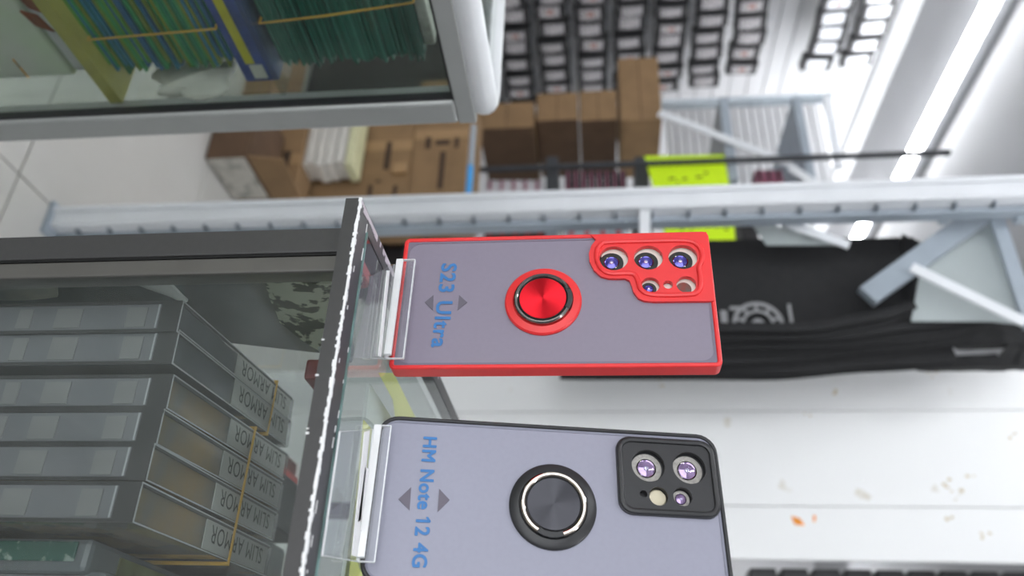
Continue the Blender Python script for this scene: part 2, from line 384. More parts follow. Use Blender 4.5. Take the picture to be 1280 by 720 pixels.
# emblem: half seen circle with inner rings and bars
ec = q(948, 405, v=VB - .012)
for r0, r1 in ((.040, .048), (.025, .031), (.0, .012)):
    bm = bmesh.new(); n = 40
    pr = [(r0, 0), (r1, 0), (r1, .001), (r0, .001)] if r0 else [(0, 0), (r1, 0), (r1, .001), (0, .001)]
    lathe(bm, pr + [pr[0]] if r0 else pr, ec.x - o_.x, ec.z - o_.z, 40)
    for vv in bm.verts: vv.co.y += VB - .012 - o_.y
    link_mesh('emblem_ring', bm, emblem_m, bag)
for k in range(10):
    a0 = k * math.pi / 5; p = Part(o_); c_, s_ = math.cos(a0), math.sin(a0)
    pts = [(ec.x + c_ * r + -s_ * w, ec.z + s_ * r + c_ * w) for r, w in ((.031, -.003), (.041, -.003), (.041, .003), (.031, .003))]
    p.prism(pts, 1, VB - .012, VB - .011).done('emblem_mark', emblem_m, bag)
for a, b, c, d in ((900, 388, 911, 410), (984, 380, 993, 410), (912, 383, 926, 387)):
    A, B = q(a, b, v=VB - .012), q(c, d, v=VB - .012)
    Part(o_).box(A.x, B.x, VB - .012, VB - .011, A.z, B.z).done('emblem_mark', emblem_m, bag)
# folded bags stacked beside it
folds = [([(700, 408), (900, 410), (1020, 407), (1085, 396), (1143, 381)], .010, 'upper folded black bag beside the emblem bag'),
         ([(700, 421), (900, 421), (1050, 415), (1150, 403), (1228, 392)], .014, 'second folded black bag with the longest upper end'),
         ([(700, 430), (900, 430), (1040, 424), (1140, 416), (1232, 398)], .018, 'third folded black bag, curving up below the longest one'),
         ([(700, 446), (900, 448), (1000, 440), (1110, 430), (1212, 416)], .017, 'fourth folded black bag, near the white column'),
         ([(700, 458), (900, 460), (1010, 456), (1100, 448), (1192, 444)], .017, 'folded black bag pressed against the white column edge')]
for k, (path, r, lb) in enumerate(folds):
    v = VB - .05 + .022 * k
    P = [q(x, y, v=v) for x, y in path]; dense = []
    for i in range(len(P) - 1):
        p0, p1, p2, p3 = P[max(i - 1, 0)], P[i], P[i + 1], P[min(i + 2, len(P) - 1)]
        for s in range(6):
            t = s / 6
            dense.append(.5 * ((2 * p1) + (p2 - p0) * t + (2 * p0 - 5 * p1 + 4 * p2 - p3) * t * t + (3 * p1 - p0 - 3 * p2 + p3) * t ** 3))
    dense.append(P[-1]); ob = tuple(P[0])
    bt = thing('folded_bag', lb, 'bag', ob, 'folded black bags')
    for j, (off, rr) in enumerate(((0, r), (.011, r * .62), (-.009, r * .55))):
        Part(ob).tube([p + Vector((off + .0015 * math.sin(i * .7 + j), .012 * j, 0)) for i, p in enumerate(dense)], rr, 12, flat=.45).done('fabric_fold', blackcloth, bt, smooth=True)
for pts, lb in (([(1180, 398), (1285, 402), (1285, 430), (1200, 432)], 'black cloth piece at the upper right edge, under the diagonal brace'),
                ([(1262, 428), (1290, 428), (1290, 458), (1240, 458)], 'black cloth corner beside the white column at the right edge'),
                ([(1150, 446), (1245, 442), (1262, 459), (1150, 459)], 'black cloth strip lying between folded bags and white column')):
    oc = tuple(q(*pts[0], v=VB + .05))
    ct = wavy('cloth_piece', pts, VB + .06, .02, blackcloth, None, oc, 5, amp=.002); ct.location = W(*oc); ct.rotation_euler = (0, 0, ANG)
    tag(ct, lb, 'cloth')
# rack shelf carrying the bags
zs = q(700, 350, v=VB).z
Part((-1.0, VB, zs - .02)).box(q(700, 292, v=VB).x, U0 - .002, VB - .08, VB + .16, zs - .025, zs - .002).done('shelf_board', rackg)
tag(bpy.data.objects['shelf_board'], 'grey shelf hidden behind the red phone case carrying the black bags', 'shelf')

# ================================================================== FAR RACK, GOODS AND BOXES
VR = 2.35
def pxbox(nm, m, parent, org, x0, x1, y0, y1, v, dep, **k):
    xm, ym = (x0 + x1) / 2, (y0 + y1) / 2
    z0, z1 = q(x0, ym, v=v).z, q(x1, ym, v=v).z; u0, u1 = q(xm, y0, v=v).x, q(xm, y1, v=v).x
    return Part(org).box(u0, u1, v, v + dep, z0, z1).done(nm, m, parent, **k)
a = q(760, 206, v=VR)
rk = thing('steel_rack', 'grey and white steel rack holding cardboard boxes behind the slotted upright', 'rack', (a.x, VR, 0)); org = (a.x, VR, 0)
u = q(820, 206, v=VR).x
Part(org).box(u - .006, u + .008, VR - .02, VR, .003, q(1188, 200, v=VR).z).done('black_pole', darkg, rk)
zt = q(1040, 125, v=VR + .4).z; uu = q(930, 127, v=VR + .4).x
Part(org).box(uu - .012, uu + .014, VR + .38, VR + .42, .003, zt).done('post', mat('rack_pale_blue', (205, 216, 224), .4), rk)
for x, m_, w in ((910, rackg, .035), (1004, rackg, .03), (691, darkg, .045), (800, darkg, .05)):
    z = q(x, 190, v=VR + .1).z; u0 = q(x, 130 if x > 850 else 204, v=VR + .1).x; u1 = q(x, 300 if x < 850 else 232, v=VR + .1).x
    Part(org).box(u0, u1, VR + .06, VR + .5, z - w / 2, z + w / 2).done('shelf', m_, rk)
beam((824, 140), (990, 204), VR + .03, .03, rackw, 'diagonal_brace', rk, org, .012)
beam((1034, 118), (1050, 210), VR + .2, .03, rackw, 'diagonal_brace', rk, org, .012)
beam((988, 208), (1070, 262), VR + .03, .03, rackw, 'diagonal_brace', rk, org, .012)
# mesh panel with fine lines behind the rack
mp = thing('ribbed_panel', 'white panel of fine upright ribs behind the rack shelves', 'panel', (q(900, 170, v=VR + .6).x, VR + .6, 0)); om = (q(900, 170, v=VR + .6).x, VR + .6, 0)
pxbox('panel_back', mat('rib_shadow', (196, 196, 196), .6), mp, om, 836, 1036, 128, 262, VR + .62, .02)
for x in range(838, 1036, 11):
    pxbox('rib', white_wall, mp, om, x, x + 8.6, 128, 262, VR + .6, .02)
# cardboard boxes on the rack, px bands
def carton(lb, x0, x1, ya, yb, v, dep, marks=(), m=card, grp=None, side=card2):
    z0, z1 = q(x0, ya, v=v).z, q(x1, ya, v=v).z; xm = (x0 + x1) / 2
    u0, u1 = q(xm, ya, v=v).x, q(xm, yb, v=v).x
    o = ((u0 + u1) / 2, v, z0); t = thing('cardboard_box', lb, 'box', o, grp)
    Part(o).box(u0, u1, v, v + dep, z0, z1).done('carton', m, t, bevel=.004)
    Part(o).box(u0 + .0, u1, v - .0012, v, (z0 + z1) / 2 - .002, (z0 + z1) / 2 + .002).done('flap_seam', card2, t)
    Part(o).box(u1, u1 + .0012, v, v + dep, z0 + .002, z1 - .002).done('side_face', side, t)  # default dark cardboard paints the shade onto this side
    for (a, b, c, d) in marks:
        A, B = q(a, c, v=v), q(b, d, v=v); Part(o).box(A.x, B.x, v - .0025, v - .0012, A.z, B.z).done('printed_mark', ink, t)
    return t
G = 'cartons on the far rack'
carton('lowest of the upper cartons, beside the cabinet corner, side painted in shade', 600, 668, 128, 160, VR + .05, .36, grp=G)
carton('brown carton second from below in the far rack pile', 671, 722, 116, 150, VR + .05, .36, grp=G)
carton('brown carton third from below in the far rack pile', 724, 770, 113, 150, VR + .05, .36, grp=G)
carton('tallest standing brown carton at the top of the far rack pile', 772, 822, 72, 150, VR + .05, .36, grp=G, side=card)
def goods(nm, lb, cat, x0, x1, y0, y1, v, dep, m, n=1, grp=None, strip=None):
    for k in range(n):
        a, b = x0 + (x1 - x0) * k / n, x0 + (x1 - x0) * (k + 1) / n - (.8 if n > 1 else 0)
        ym = (y0 + y1) / 2; xm = (a + b) / 2
        z0, z1 = q(a, ym, v=v).z, q(b, ym, v=v).z; u0, u1 = q(xm, y0, v=v).x, q(xm, y1, v=v).x
        oo = ((u0 + u1) / 2, v, z0); t = thing(nm, lb if n == 1 else lb + ', ' + (['lowest', 'second from bottom', 'third from bottom', 'fourth from bottom', 'fifth from bottom', 'sixth from bottom', 'seventh from bottom'][k] if k < n - 1 else 'topmost') + ' one', cat, oo, grp)
        Part(oo).box(u0, u1, v, v + dep, z0, z1).done('pack_body', m, t, bevel=.003)
        if strip: Part(oo).box(u0 + .004, u1 - .02, v - .002, v, z0 + (z1 - z0) * .3, z0 + (z1 - z0) * .6).done('printed_stripe', strip, t)
# floor and lower cartons, left of the upright
G2 = 'cartons near the floor'
VF = 1.70
def carton3(lb, x0, x1, ya, yb, v, dep, m=card, marks=(), z0=None):
    z1 = q(x1, (ya + yb) / 2, v=v).z; z0 = q(x0, (ya + yb) / 2, v=v).z if z0 is None else z0
    xm = (x0 + x1) / 2; u0, u1 = q(xm, ya, v=v).x, q(xm, yb, v=v).x; o = ((u0 + u1) / 2, v, z0)
    t = thing('cardboard_box', lb, 'box', o, G2)
    Part(o).box(u0, u1, v, v + dep, z0, z1).done('carton', m, t, bevel=.004)
    Part(o).box((u0 + u1) / 2 - .02, (u0 + u1) / 2 + .02, v - .0012, v, z0, z1).done('packing_tape', tape, t)
    for (a, b, c, d) in marks:
        A, B = q(a, c, v=v), q(b, d, v=v); Part(o).box(A.x, B.x, v - .0025, v - .0012, A.z, B.z).done('printed_mark', ink, t)
    return t, o, (u0, u1, z0, z1)
t, o, d = carton3('open brown carton standing on the floor tiles with a printed grey side', 262, 318, 120, 196, VF, .20, m=card2, z0=.004)
greyprint = mat('grey_printed_film', (196, 192, 182), .5, c2=(120, 118, 108), scale=30, thresh=(.35, .55))
Part(o).box(d[1], d[1] + .004, VF + .005, VF + .195, .01, d[3] - .01).done('printed_side', greyprint, t)
Part(o).prism([(VF, d[3]), (VF + .2, d[3]), (VF + .2, d[3] + .09), (VF + .02, d[3] + .10)], 0, d[1] - .004, d[1]).done('open_flap', card, t)
t2, o2, d2 = carton3('long brown carton lying behind the open floor carton, white packs on it', 330, 376, 150, 252, VF + .22, .11, marks=((355, 357, 190, 225),), z0=.004)
t3, o3, d3 = carton3('large brown carton with printed marks and slots, left of the cabinet corner', 442, 516, 120, 250, VF + .35, .26,
    marks=((461, 464, 232, 246), (492, 495, 232, 247), (484, 486, 178, 212), (470, 476, 226, 228)), z0=.004)
carton3('upper brown carton with a hand hole and printed marks on the large one', 517, 586, 100, 242, VF + .35, .26,
    marks=((533, 538, 172, 186), (569, 573, 172, 185), (551, 553, 190, 236), (545, 562, 176, 181)), z0=d3[3] + .002)
Part(o3).box(0, .001, 0, .001, 0, .001).bm.free()
A = q(500, 206, v=VF + .346); Part(o3)
tg = Part((A.x, VF + .343, A.z)).box(A.x, A.x + .04, VF + .335, VF + .3485, A.z - .02, A.z + .025).done('tape_tab', tape); tag(tg, 'small tan tape tab stuck on the large brown carton', 'tape')
dk = mat('black_brown_carton', (58, 52, 50), .7, var=.1)
goods('storage_box', 'dark storage box seen through the cabinet beyond the green sleeves', 'box', 392, 470, 20, 128, 2.22, .18, dk)
goods('storage_box', 'dark storage box high beyond the cabinet, under its top corner', 'box', 472, 560, -30, 128, 2.22, .18, dk)
goods('storage_box', 'brown carton seen through the cabinet between blue box and green sleeves', 'box', 280, 352, 10, 118, 1.80, .2, card)
# white packs on the carton
paperw = mat('white_paper_pack', (226, 222, 214), .6, var=.08, scale=25); yel = mat('yellow_pack_edge', (224, 222, 180), .6)
zb = q(380, 195, v=VF + .24).z
for k in range(7):
    x0, x1 = 362 + k * 12, 372.5 + k * 12
    z0, z1 = q(x0, 180, v=VF + .24).z, q(x1, 180, v=VF + .24).z; u0, u1 = q(400, 130, v=VF + .24).x, q(400, 207 - (k % 3) * 2, v=VF + .24).x
    oo = ((u0 + u1) / 2, VF + .24, z0); t = thing('paper_pack', 'flat white paper pack, %s of the pile on the brown carton' % ('lowest', 'second from bottom', 'third from bottom', 'middle one', 'third from top', 'second from top', 'topmost, yellowish')[k], 'pack', oo, 'white packs on the carton')
    Part(oo).box(u0, u1, VF + .24, VF + .33, z0, z1).done('pack_body', paperw if k < 6 else yel, t, bevel=.002)
    Part(oo).box(u0, u1, VF + .239, VF + .24, z0, z0 + .003).done('fold_line', greyprint, t)
# blue bottle and tube at the far rack's lower left
a = q(582, 232, v=1.95)
bt = thing('blue_bottle', 'small bright blue bottle with grey neck, beside the large carton', 'bottle', (a.x, 1.95, q(560, 225, v=1.95).z)); ob = (a.x, 1.95, q(560, 225, v=1.95).z)
zc = q(587, 225, v=1.95).z
for nm, ya_, yb_, r, m_ in (('bottle_body', 208, 246, .010, mat('bright_blue', (70, 170, 240), .3)), ('neck', 158, 208, .009, rackg)):
    Part(ob).tube([(q(587, ya_, v=1.95).x, 1.95, zc), (q(587, yb_, v=1.95).x, 1.95, zc)], r, 12).done(nm, m_, bt, smooth=True)
# neon paper board
ny = thing('neon_sign', 'neon yellow handwritten price sheet hung on the rack behind the red case', 'sign', tuple(q(808, 245, v=VR - .05))); on = tuple(q(808, 245, v=VR - .05))
pts = [q(x, y, v=VR - .05 + .02) for x, y in ((806, 189), (906, 187), (914, 230), (922, 303), (836, 304), (818, 232))]
Part(on).prism([(p.x, p.z) for p in pts], 1, VR - .03 + .028, VR - .03 + .03).done('sheet', neon, ny)
pen = mat('dark_green_marker', (90, 120, 10), .7)
for x, y, w, h in ((836, 222, 8, 2), (853, 222, 6, 2.5), (846, 226, 3, 2), (870, 220, 8, 2), (862, 282, 4, 4), (875, 278, 9, 2), (892, 282, 8, 2), (850, 286, 5, 2), (905, 285, 6, 2), (880, 215, 5, 2)):
    A, B = q(x, y, v=VR - .004), q(x + w, y + h, v=VR - .004); Part(on).box(A.x, B.x, VR - .0035, VR - .002, A.z, B.z).done('handwriting', pen, ny)
# goods on rack shelves
pink = mat('dusty_pink_pack', (150, 84, 106), .5); redp = mat('dull_red_pack', (168, 44, 44), .5); whitep = mat('white_pack', (226, 224, 228), .5); blk = mat('near_black_pack', (34, 32, 34), .5); brn = mat('dark_brown_pack', (70, 44, 34), .6)
goods('accessory_pack', 'white accessory pack in the short pile under the dark shelf', 'pack', 606, 680, 225, 243, VR + .1, .2, whitep, 5, 'white packs on the rack', pink)
goods('accessory_pack', 'pink and black accessory pack between the two dark shelves', 'pack', 706, 784, 213, 243, VR + .1, .2, blk, 8, 'pink packs on the rack', pink)
goods('accessory_pack', 'dark red accessory pack under the slotted upright, beyond the red case', 'pack', 606, 684, 270, 300, VR + .1, .2, brn, 5, 'dark red packs on the rack', redp)
goods('accessory_pack', 'grey accessory pack beyond the upper edge of the red case', 'pack', 706, 784, 268, 300, VR + .1, .2, rackg, 4, 'grey packs on the rack', redp)
goods('accessory_pack', 'pink accessory pack beside the far white brace', 'pack', 945, 980, 212, 232, VR + .1, .2, pink, 3, 'pink packs near the brace', blk)
goods('storage_box', 'brown storage box just above the corner of the glass showcase', 'box', 486, 506, 268, 310, VR, .25, card2)
goods('storage_box', 'white storage box seen over the upper left corner of the red case', 'box', 566, 600, 272, 305, VR, .25, whitep)
goods('storage_box', 'dark storage box between brown and white boxes over the red case', 'box', 507, 565, 278, 312, VR + .02, .25, rackg)
goods('storage_box', 'black storage box behind the showcase corner', 'box', 440, 505, 292, 345, VR, .2, blk)
goods('storage_box', 'black storage box on the rack beyond the neon yellow sheet', 'box', 925, 945, 240, 300, VR + .05, .25, blk)

# ================================================================== HANGING PACKS ON THE LEFT WALL
hb = bmesh.new(); box(hb, (0, -.042, -.15), (.05, .042, 0))
pb = link_mesh('pack_body', hb, blackplastic, None, bevel=.004)
lbm = bmesh.new(); box(lbm, (.05, -.030, -.125), (.052, .030, -.030)); lbo = link_mesh('paper_label', lbm, mat('pale_label', (196, 192, 194), .3, c2=(90, 88, 92), scale=60, thresh=(.3, .55)), None)
dbm = bmesh.new(); box(dbm, (.052, -.012, -.09), (.0532, .012, -.06)); dbo = link_mesh('sticker', dbm, mat('pink_sticker', (176, 130, 118), .5), None)
hbm = bmesh.new(); tube(hbm, [(-.138, 0, .004), (.058, 0, .004), (.064, 0, .012)], .002, 6); hko = link_mesh('peg_hook', hbm, rackg, None)
label_glare_m = mat('label_glare', (244, 246, 252), .25); protos = [pb, lbo, dbo, hko]  # near-white label colour paints the reflections on the high packs
rs = random.Random(11); nh = 0
rows = [.12 + .185 * i for i in range(13)]
for ri, zr in enumerate(rows):
    for ci in range(19):
        v = 2.30 + .098 * ci + (ri % 2) * .02
        zt = zr + .15
        if v > 3.5: continue
        if 1.3 < zr and v > 3.12 - (zr - 1.3) * .12: continue
        if 1.9 < zr < 1.99 and v > 2.5: continue
        if rs.random() < .05 and zr > 1.3: continue
        lab = 'black phone case pack with a pale label hanging on the slatted wall' if zr < 1.9 else 'dark phone case pack with a reflection painted white on its label, hanging high on the slatted wall'
        t = thing('hanging_pack', lab, 'pack', (WU + .05 + .13, v + rs.uniform(-.006, .006), zt + rs.uniform(-.014, .010)), 'packs hung low on the slatted wall' if zr < 1.9 else 'packs hung high on the slatted wall')
        jx, jz = rs.uniform(-.08, .08), rs.uniform(-.2, .2)
        for k, p in enumerate(protos):
            if nh == 0: c = p
            else: c = p.copy(); COL.objects.link(c)
            c.parent = t
            if k == 2 and rs.random() < .6 and nh: bpy.data.objects.remove(c); continue
            if k < 3: c.rotation_euler = (jx, 0, jz)
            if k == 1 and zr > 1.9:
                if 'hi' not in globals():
                    hi = p.data.copy(); hi.materials.clear(); hi.materials.append(label_glare_m)
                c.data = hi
        nh += 1

# ================================================================== LEFT GLASS CABINET (upper left of picture)
UC = -.49
def cz(x, y): return q(x, y, u=UC)
vend = cz(590, 150).y; ztop = cz(590, 150).z
lc = thing('glass_cabinet', 'white framed glass cabinet with rounded corner at the upper left, full of card packs', 'cabinet', (UC - .25, .1, 0)); oL = (UC - .25, .1, 0)
alu = mat('satin_aluminium', (176, 178, 176), .35, metal=.25, var=.03, scale=30); aluw = mat('white_rounded_trim', (226, 228, 230), .3, var=.02)
w_ = cz(300, 168).y - cz(300, 141).y
prof = [(UC - .02, ztop - .012), (UC, ztop - .012), (UC + .001, ztop + .016), (UC - .003, ztop + .026), (UC - .010, ztop + .031), (UC - .02, ztop + .032)]
Part(oL).box(UC - .5, UC + .0015, vend - .022, vend + .002, .01, ztop + .004).done('end_frame', alu, lc, bevel=.003) if False else None
Part(oL).box(UC - .022, UC + .001, vend - .024, vend + .003, .01, ztop - .012).done('corner_post', alu, lc, bevel=.003)
Part(oL).box(UC - .022, UC + .001, -.9, vend + .003, ztop - .012, ztop + .004).done('top_lip', alu, lc, bevel=.001)
# rounded white top trim, rounded at the far end too
bm = bmesh.new(); R = .022; path = []
rows_ = []
for s in range(2):
    pass
trim = [(UC - .014, -.9)] + [(UC - .014, vend - R)] + [(UC - .014 - R + R * math.cos(a) + 0, vend - R + R * math.sin(a)) for a in [math.pi / 2 * k / 8 for k in range(9)]] + [(UC - .5, vend)]
Part(oL).tube([(u + .003, v, ztop + .011) for u, v in trim], .0135, 14).done('rounded_trim', aluw, lc, smooth=True)
Part(oL).box(UC - .5, UC - .03, -.9, vend - .01, ztop + .012, ztop + .018).done('top_glass', wallglass, lc)
Part(oL).box(UC - .010, UC - .006, -.9, vend - .024, .15, ztop - .012).done('front_glass', wallglass, lc)
Part(oL).box(UC - .48, UC - .022, vend - .014, vend - .010, .15, ztop - .012).done('end_glass', wallglass, lc)
Part(oL).box(UC - .0105, UC - .003, -.9, vend - .024, ztop - .0145, ztop - .012).box(UC - .0105, UC - .003, vend - .0265, vend - .024, .15, ztop - .012).done('rubber_seal', blackplastic, lc)
Part(oL).box(UC - .5, UC, -.9, vend, .01, .15).done('base', alu, lc)
Part(oL).box(UC - .5, UC - .48, -.9, vend - .01, .15, ztop).done('back_panel', darkg, lc)
zS1 = cz(150, 145).z; zS2 = cz(345, 112).z
Part(oL).box(UC - .47, UC - .014, -.9, vend - .028, zS1 - .012, zS1).done('shelf', mat('yellowish_shelf_edge', (176, 168, 84), .5), lc)
Part(oL).box(UC - .47, UC - .014, -.9, vend - .028, zS2 - .006, zS2 - .001).done('glass_shelf', wallglass, lc)
Part(oL).box(UC - .47, UC - .014, -.9, vend - .028, .40, .405).done('glass_shelf', wallglass, lc)
greens = [(22, 92, 76), (34, 110, 92), (16, 78, 66), (60, 128, 112), (28, 100, 84)]
mixed = [(36, 128, 92), (58, 150, 90), (126, 140, 40), (40, 120, 150), (30, 110, 60), (88, 150, 60), (44, 100, 140), (110, 130, 50)]
def stack(z0, z1, n, v1, cols, label, grp, depth=.14, jag=.006, tipf=None, length=.2):
    th = (z1 - z0) / n; rr = random.Random(n)
    ms = [mat('card_sleeve_%d_%d_%d' % c, c, .45, var=.12, scale=60) for c in cols]
    base = {}
    for k in range(n):
        mk = ms[rr.randrange(len(ms))]
        v_ = v1 + rr.uniform(-jag, jag) + (tipf(k / n) if tipf else 0); du = rr.uniform(-.002, .002)
        key = mk.name
        if key not in base:
            bm = bmesh.new(); box(bm, (-depth, -length, 0), (0, 0, th * .9)); base[key] = link_mesh('card_pack', bm, mk); c = base[key]
        else: c = base[key].copy(); COL.objects.link(c)
        c.location = W(UC - .03 + du, v_, z0 + k * th); c.rotation_euler = (0, 0, ANG + rr.uniform(-.01, .01)); tag(c, label, 'card pack', grp)
zg1 = cz(528, 98).z
stack(zS2, zg1, 60, cz(440, 106).y, greens, 'thin dark green card sleeve in the banded pile of the glass cabinet', 'dark green sleeves')
zm1 = cz(212, 0).z
stack(zS1, zS2 - .04, 48, cz(200, 128).y - .014, mixed, 'thin green, blue or olive card sleeve in the lower pile of the cabinet', 'lower mixed sleeves', jag=.008)
# elastic bands round the green pile
def band(pts, label, r=.0008):
    oo = pts[0]; b = Part(oo).tube(pts, r, 6, closed=True); o = b.done('rubber_band', band_m, smooth=True); tag(o, label, 'rubber band', 'rubber bands'); return o
vb_ = cz(430, 50).y
band([(UC - .025, vb_, zS2 - .0), (UC - .025, vb_ - .004, zg1 * .45 + zS2 * .55), (UC - .025, vb_ - .012, zg1 + .002), (UC - .174, vb_ - .012, zg1 + .002), (UC - .174, vb_, zS2)], 'rubber band round the dark green sleeve pile', .0011)
vb_ = cz(140, 74).y
band([(UC - .025, vb_, zS1 + .001), (UC - .025, vb_ - .004, zS2 - .04), (UC - .174, vb_, zS2 - .04), (UC - .174, vb_, zS1 + .001)], 'rubber band round the lower pile of mixed sleeves', .0011)
# white pack on top of the green pile
wt = Part((UC - .05, .40, zg1)).box(UC - .14, UC - .032, .32, cz(530, 95).y - .004, zg1, zg1 + .010).done('white_card_pack', mat('white_blister', (214, 214, 206), .4, c2=(150, 150, 140), scale=80), bevel=.002)
tag(wt, 'crumpled white card pack lying on top of the dark green sleeves', 'pack')
# blue and yellow carton between the piles
bz0, bz1 = zS2 - .039, zS2 - .008
bo = (UC - .1, .40, bz0); by = thing('blue_card_box', 'blue card box with yellow stripe between the green piles', 'box', bo)
bl = mat('blue_card', (62, 82, 160), .5, var=.2, scale=40)
vv1 = cz(280, 132).y
Part(bo).prism([(UC - .15, vv1 - .20), (UC - .028, vv1 - .20), (UC - .028, vv1 - .03), (UC - .028, vv1), (UC - .15, vv1)], 2, bz0, bz1).done('carton', bl, by, bevel=.001)
Part(bo).box(UC - .0285, UC - .0270, vv1 - .18, vv1 - .022, bz0 + .008, bz0 + .016).done('yellow_stripe', mat('yellow_print', (206, 196, 50), .5), by)
Part(bo).box(UC - .0285, UC - .0272, vv1 - .02, vv1 - .004, bz0 + .010, bz0 + .022).done('white_print', paperw, by)
# pale packs below the shelf
pale = mat('pale_green_pack', (196, 210, 178), .5, c2=(206, 206, 196), scale=14, thresh=(.4, .6))
vL = cz(40, 128).y
for k, (x0, x1, m_, lb) in enumerate(((20, 62, pale, 'pale green packet standing low in the glass cabinet'), (64, 92, whitep, 'white packet leaning low in the glass cabinet below the shelf'))):
    z0, z1 = cz(x0, 100).z, cz(x1, 100).z
    z0 = .405 if k == 0 else z0
    oo = (UC - .06, vL - .1, z0); t = thing('packet', lb, 'packet', oo)
    Part(oo).box(UC - .12, UC - .03, vL - .22, vL - .005 * k, z0, z1).done('packet_body', m_, t, bevel=.004)
    if k == 0:
        A, B = cz(2, 104), cz(22, 130)
        Part(oo).box(UC - .031, UC - .0285, A.y, vL - .002, A.z, B.z + .002).done('orange_label', mat('orange_label', (224, 156, 40), .5, c2=(120, 90, 40), scale=90, thresh=(.38, .45)), t)
        A, B = cz(0, 22), cz(26, 46)
        for i, (du, dv) in enumerate(((0, 0), (.012, .008), (-.006, .018))):
            Part(oo).prism([(A.y + dv, A.z + du), (A.y + dv + .016, A.z + du + .004), (A.y + dv + .024, A.z + du + .016), (A.y + dv + .006, A.z + du + .012)], 0, UC - .030, UC - .0283).done('red_leaf_print', mat('rust_red', (150, 76, 40), .6), t)
# white crumpled paper at the pile end
bm = bmesh.new(); bmesh.ops.create_icosphere(bm, subdivisions=3, radius=.034)
for v in bm.verts: v.co = Vector((v.co.x * .8, v.co.y * .28, v.co.z * 1.1)) * (1 + .18 * math.sin(v.co.x * 190 + v.co.z * 130))
A = cz(222, 128); cp = link_mesh('crumpled_paper', bm, paperw, None, loc=W(UC - .045, vend - .026, zS1 + .062), smooth=True); tag(cp, 'crumpled white paper at the end of the lower sleeve pile', 'paper')

# ================================================================== GLASS SHOWCASE (foreground counter)
UO, VO, ZT = -.2218, .2962, 1.0
oS = (.3, .5, 0); sc = thing('glass_showcase', 'glass topped showcase counter with dark metal frame and chipped white edge carrying the phone cases', 'showcase', oS)
UE, VE = .9, .80
Part(oS).box(UO, UE, VO, VO + .0135, ZT - .008, ZT - .0004).done('front_rail', dark_alu, sc)
rg = bmesh.new(); box(rg, (UO - oS[0], VO - .0002 - oS[1], ZT - .0012), (UE - oS[0], VO + .0004 - oS[1], ZT - .0003))   # ragged chipped paint along the upper front edge
rs = random.Random(5); x = UO; prev = None
while x < UE:
    nx_ = x + rs.uniform(.0008, .003); w = rs.choice((.0004, .0005, .0008, .0012, .0017)); h = rs.uniform(.0002, .0014)
    box(rg, (x - oS[0], VO - .00025 - oS[1], ZT - h - .0005), (nx_ - oS[0], VO + w - oS[1], ZT - .0002)); x = nx_
link_mesh('chipped_edge', rg, sticker, sc)
cb = bmesh.new()
for k in range(40):
    x = UO + rs.random() ** 1.2 * .55; y = VO + rs.choice((.0125, .011, .004, .0132)) + rs.uniform(-.0008, .0004); w = rs.uniform(.001, .005)
    box(cb, (x - oS[0], y - .0002 - oS[1], ZT - .0005), (x + w - oS[0], y + .0002 - oS[1], ZT - .0001))
for k in range(14):
    x = UO + rs.random() * .5; w = rs.uniform(.0004, .001)
    box(cb, (x - oS[0], VO - .0003 - oS[1], ZT - .0082), (x + w - oS[0], VO + .0002 - oS[1], ZT - .0074 + rs.uniform(0, .0006)))
link_mesh('paint_chips', cb, sticker, sc)['kind'] = 'stuff'
Part(oS).box(UO, UO + .0105, VO + .0135, VE, ZT - .008, ZT - .0004).done('side_rail', dark_alu, sc)
sr = bmesh.new(); y = VO
while y < .5:
    ny_ = y + rs.uniform(.001, .006); w = rs.uniform(.001, .004)
    if rs.random() < .8: box(sr, (UO + .001 - oS[0], y - oS[1], ZT - .0006), (UO + .001 + w - oS[0], ny_ - oS[1], ZT - .0001))
    y = ny_
link_mesh('worn_side_edge', sr, mat('pale_worn_paint', (206, 196, 204), .5), sc)
Part(oS).box(UO + .0105, UE, VO + .0135, VE, ZT - .006, ZT).done('top_glass', topglass, sc)
Part(oS).box(UO + .0105, UE, VO + .0133, VO + .0148, ZT - .006, ZT + .0003).done('glass_edge', glassedge, sc)
Part(oS).box(UO + .0105, UO + .0116, VO + .0148, VE, ZT - .006, ZT + .0003).done('glass_edge', blackplastic, sc)
PU = UO + .014
Part(oS).box(PU, PU + .0132, .3000, .3150, .02, ZT - .008).done('corner_post', dark_alu, sc, bevel=.0006)
Part(oS).box(PU + .0132, PU + .0142, .3012, .31, .02, ZT - .008).done('post_groove', mat('groove_black', (8, 8, 8), .6), sc)
Part(oS).box(PU + .0142, PU + .0225, .3016, .3120, .02, ZT - .008).done('inner_frame', mat('inner_frame_grey', (92, 90, 86), .35, var=.05), sc, bevel=.0008)
Part(oS).box(PU + .0225, UE, .3030, .3070, .02, ZT - .008).done('front_glass', frontglass, sc)
Part(oS).box(PU + .003, PU + .007, .315, VE - .01, .02, ZT - .008).done('side_glass', frontglass, sc)
Part(oS).box(PU, PU + .0132, VE - .016, VE, .02, ZT - .008).done('corner_post', dark_alu, sc)
Part(oS).box(PU, UE, .3, VE, .0, .10).done('base', dark_alu, sc)
ZSH = .735
Part(oS).box(PU + .01, UE, .312, VE - .03, ZSH - .006, ZSH).done('glass_shelf', topglass, sc)
Part(oS).box(PU + .01, UE, VE - .01, VE - .005, .10, ZT - .008).done('back_glass', wallglass, sc)
Part(oS).box(PU + .01, UE, .312, VE - .02, .10, .11).done('lower_deck', darkg, sc)

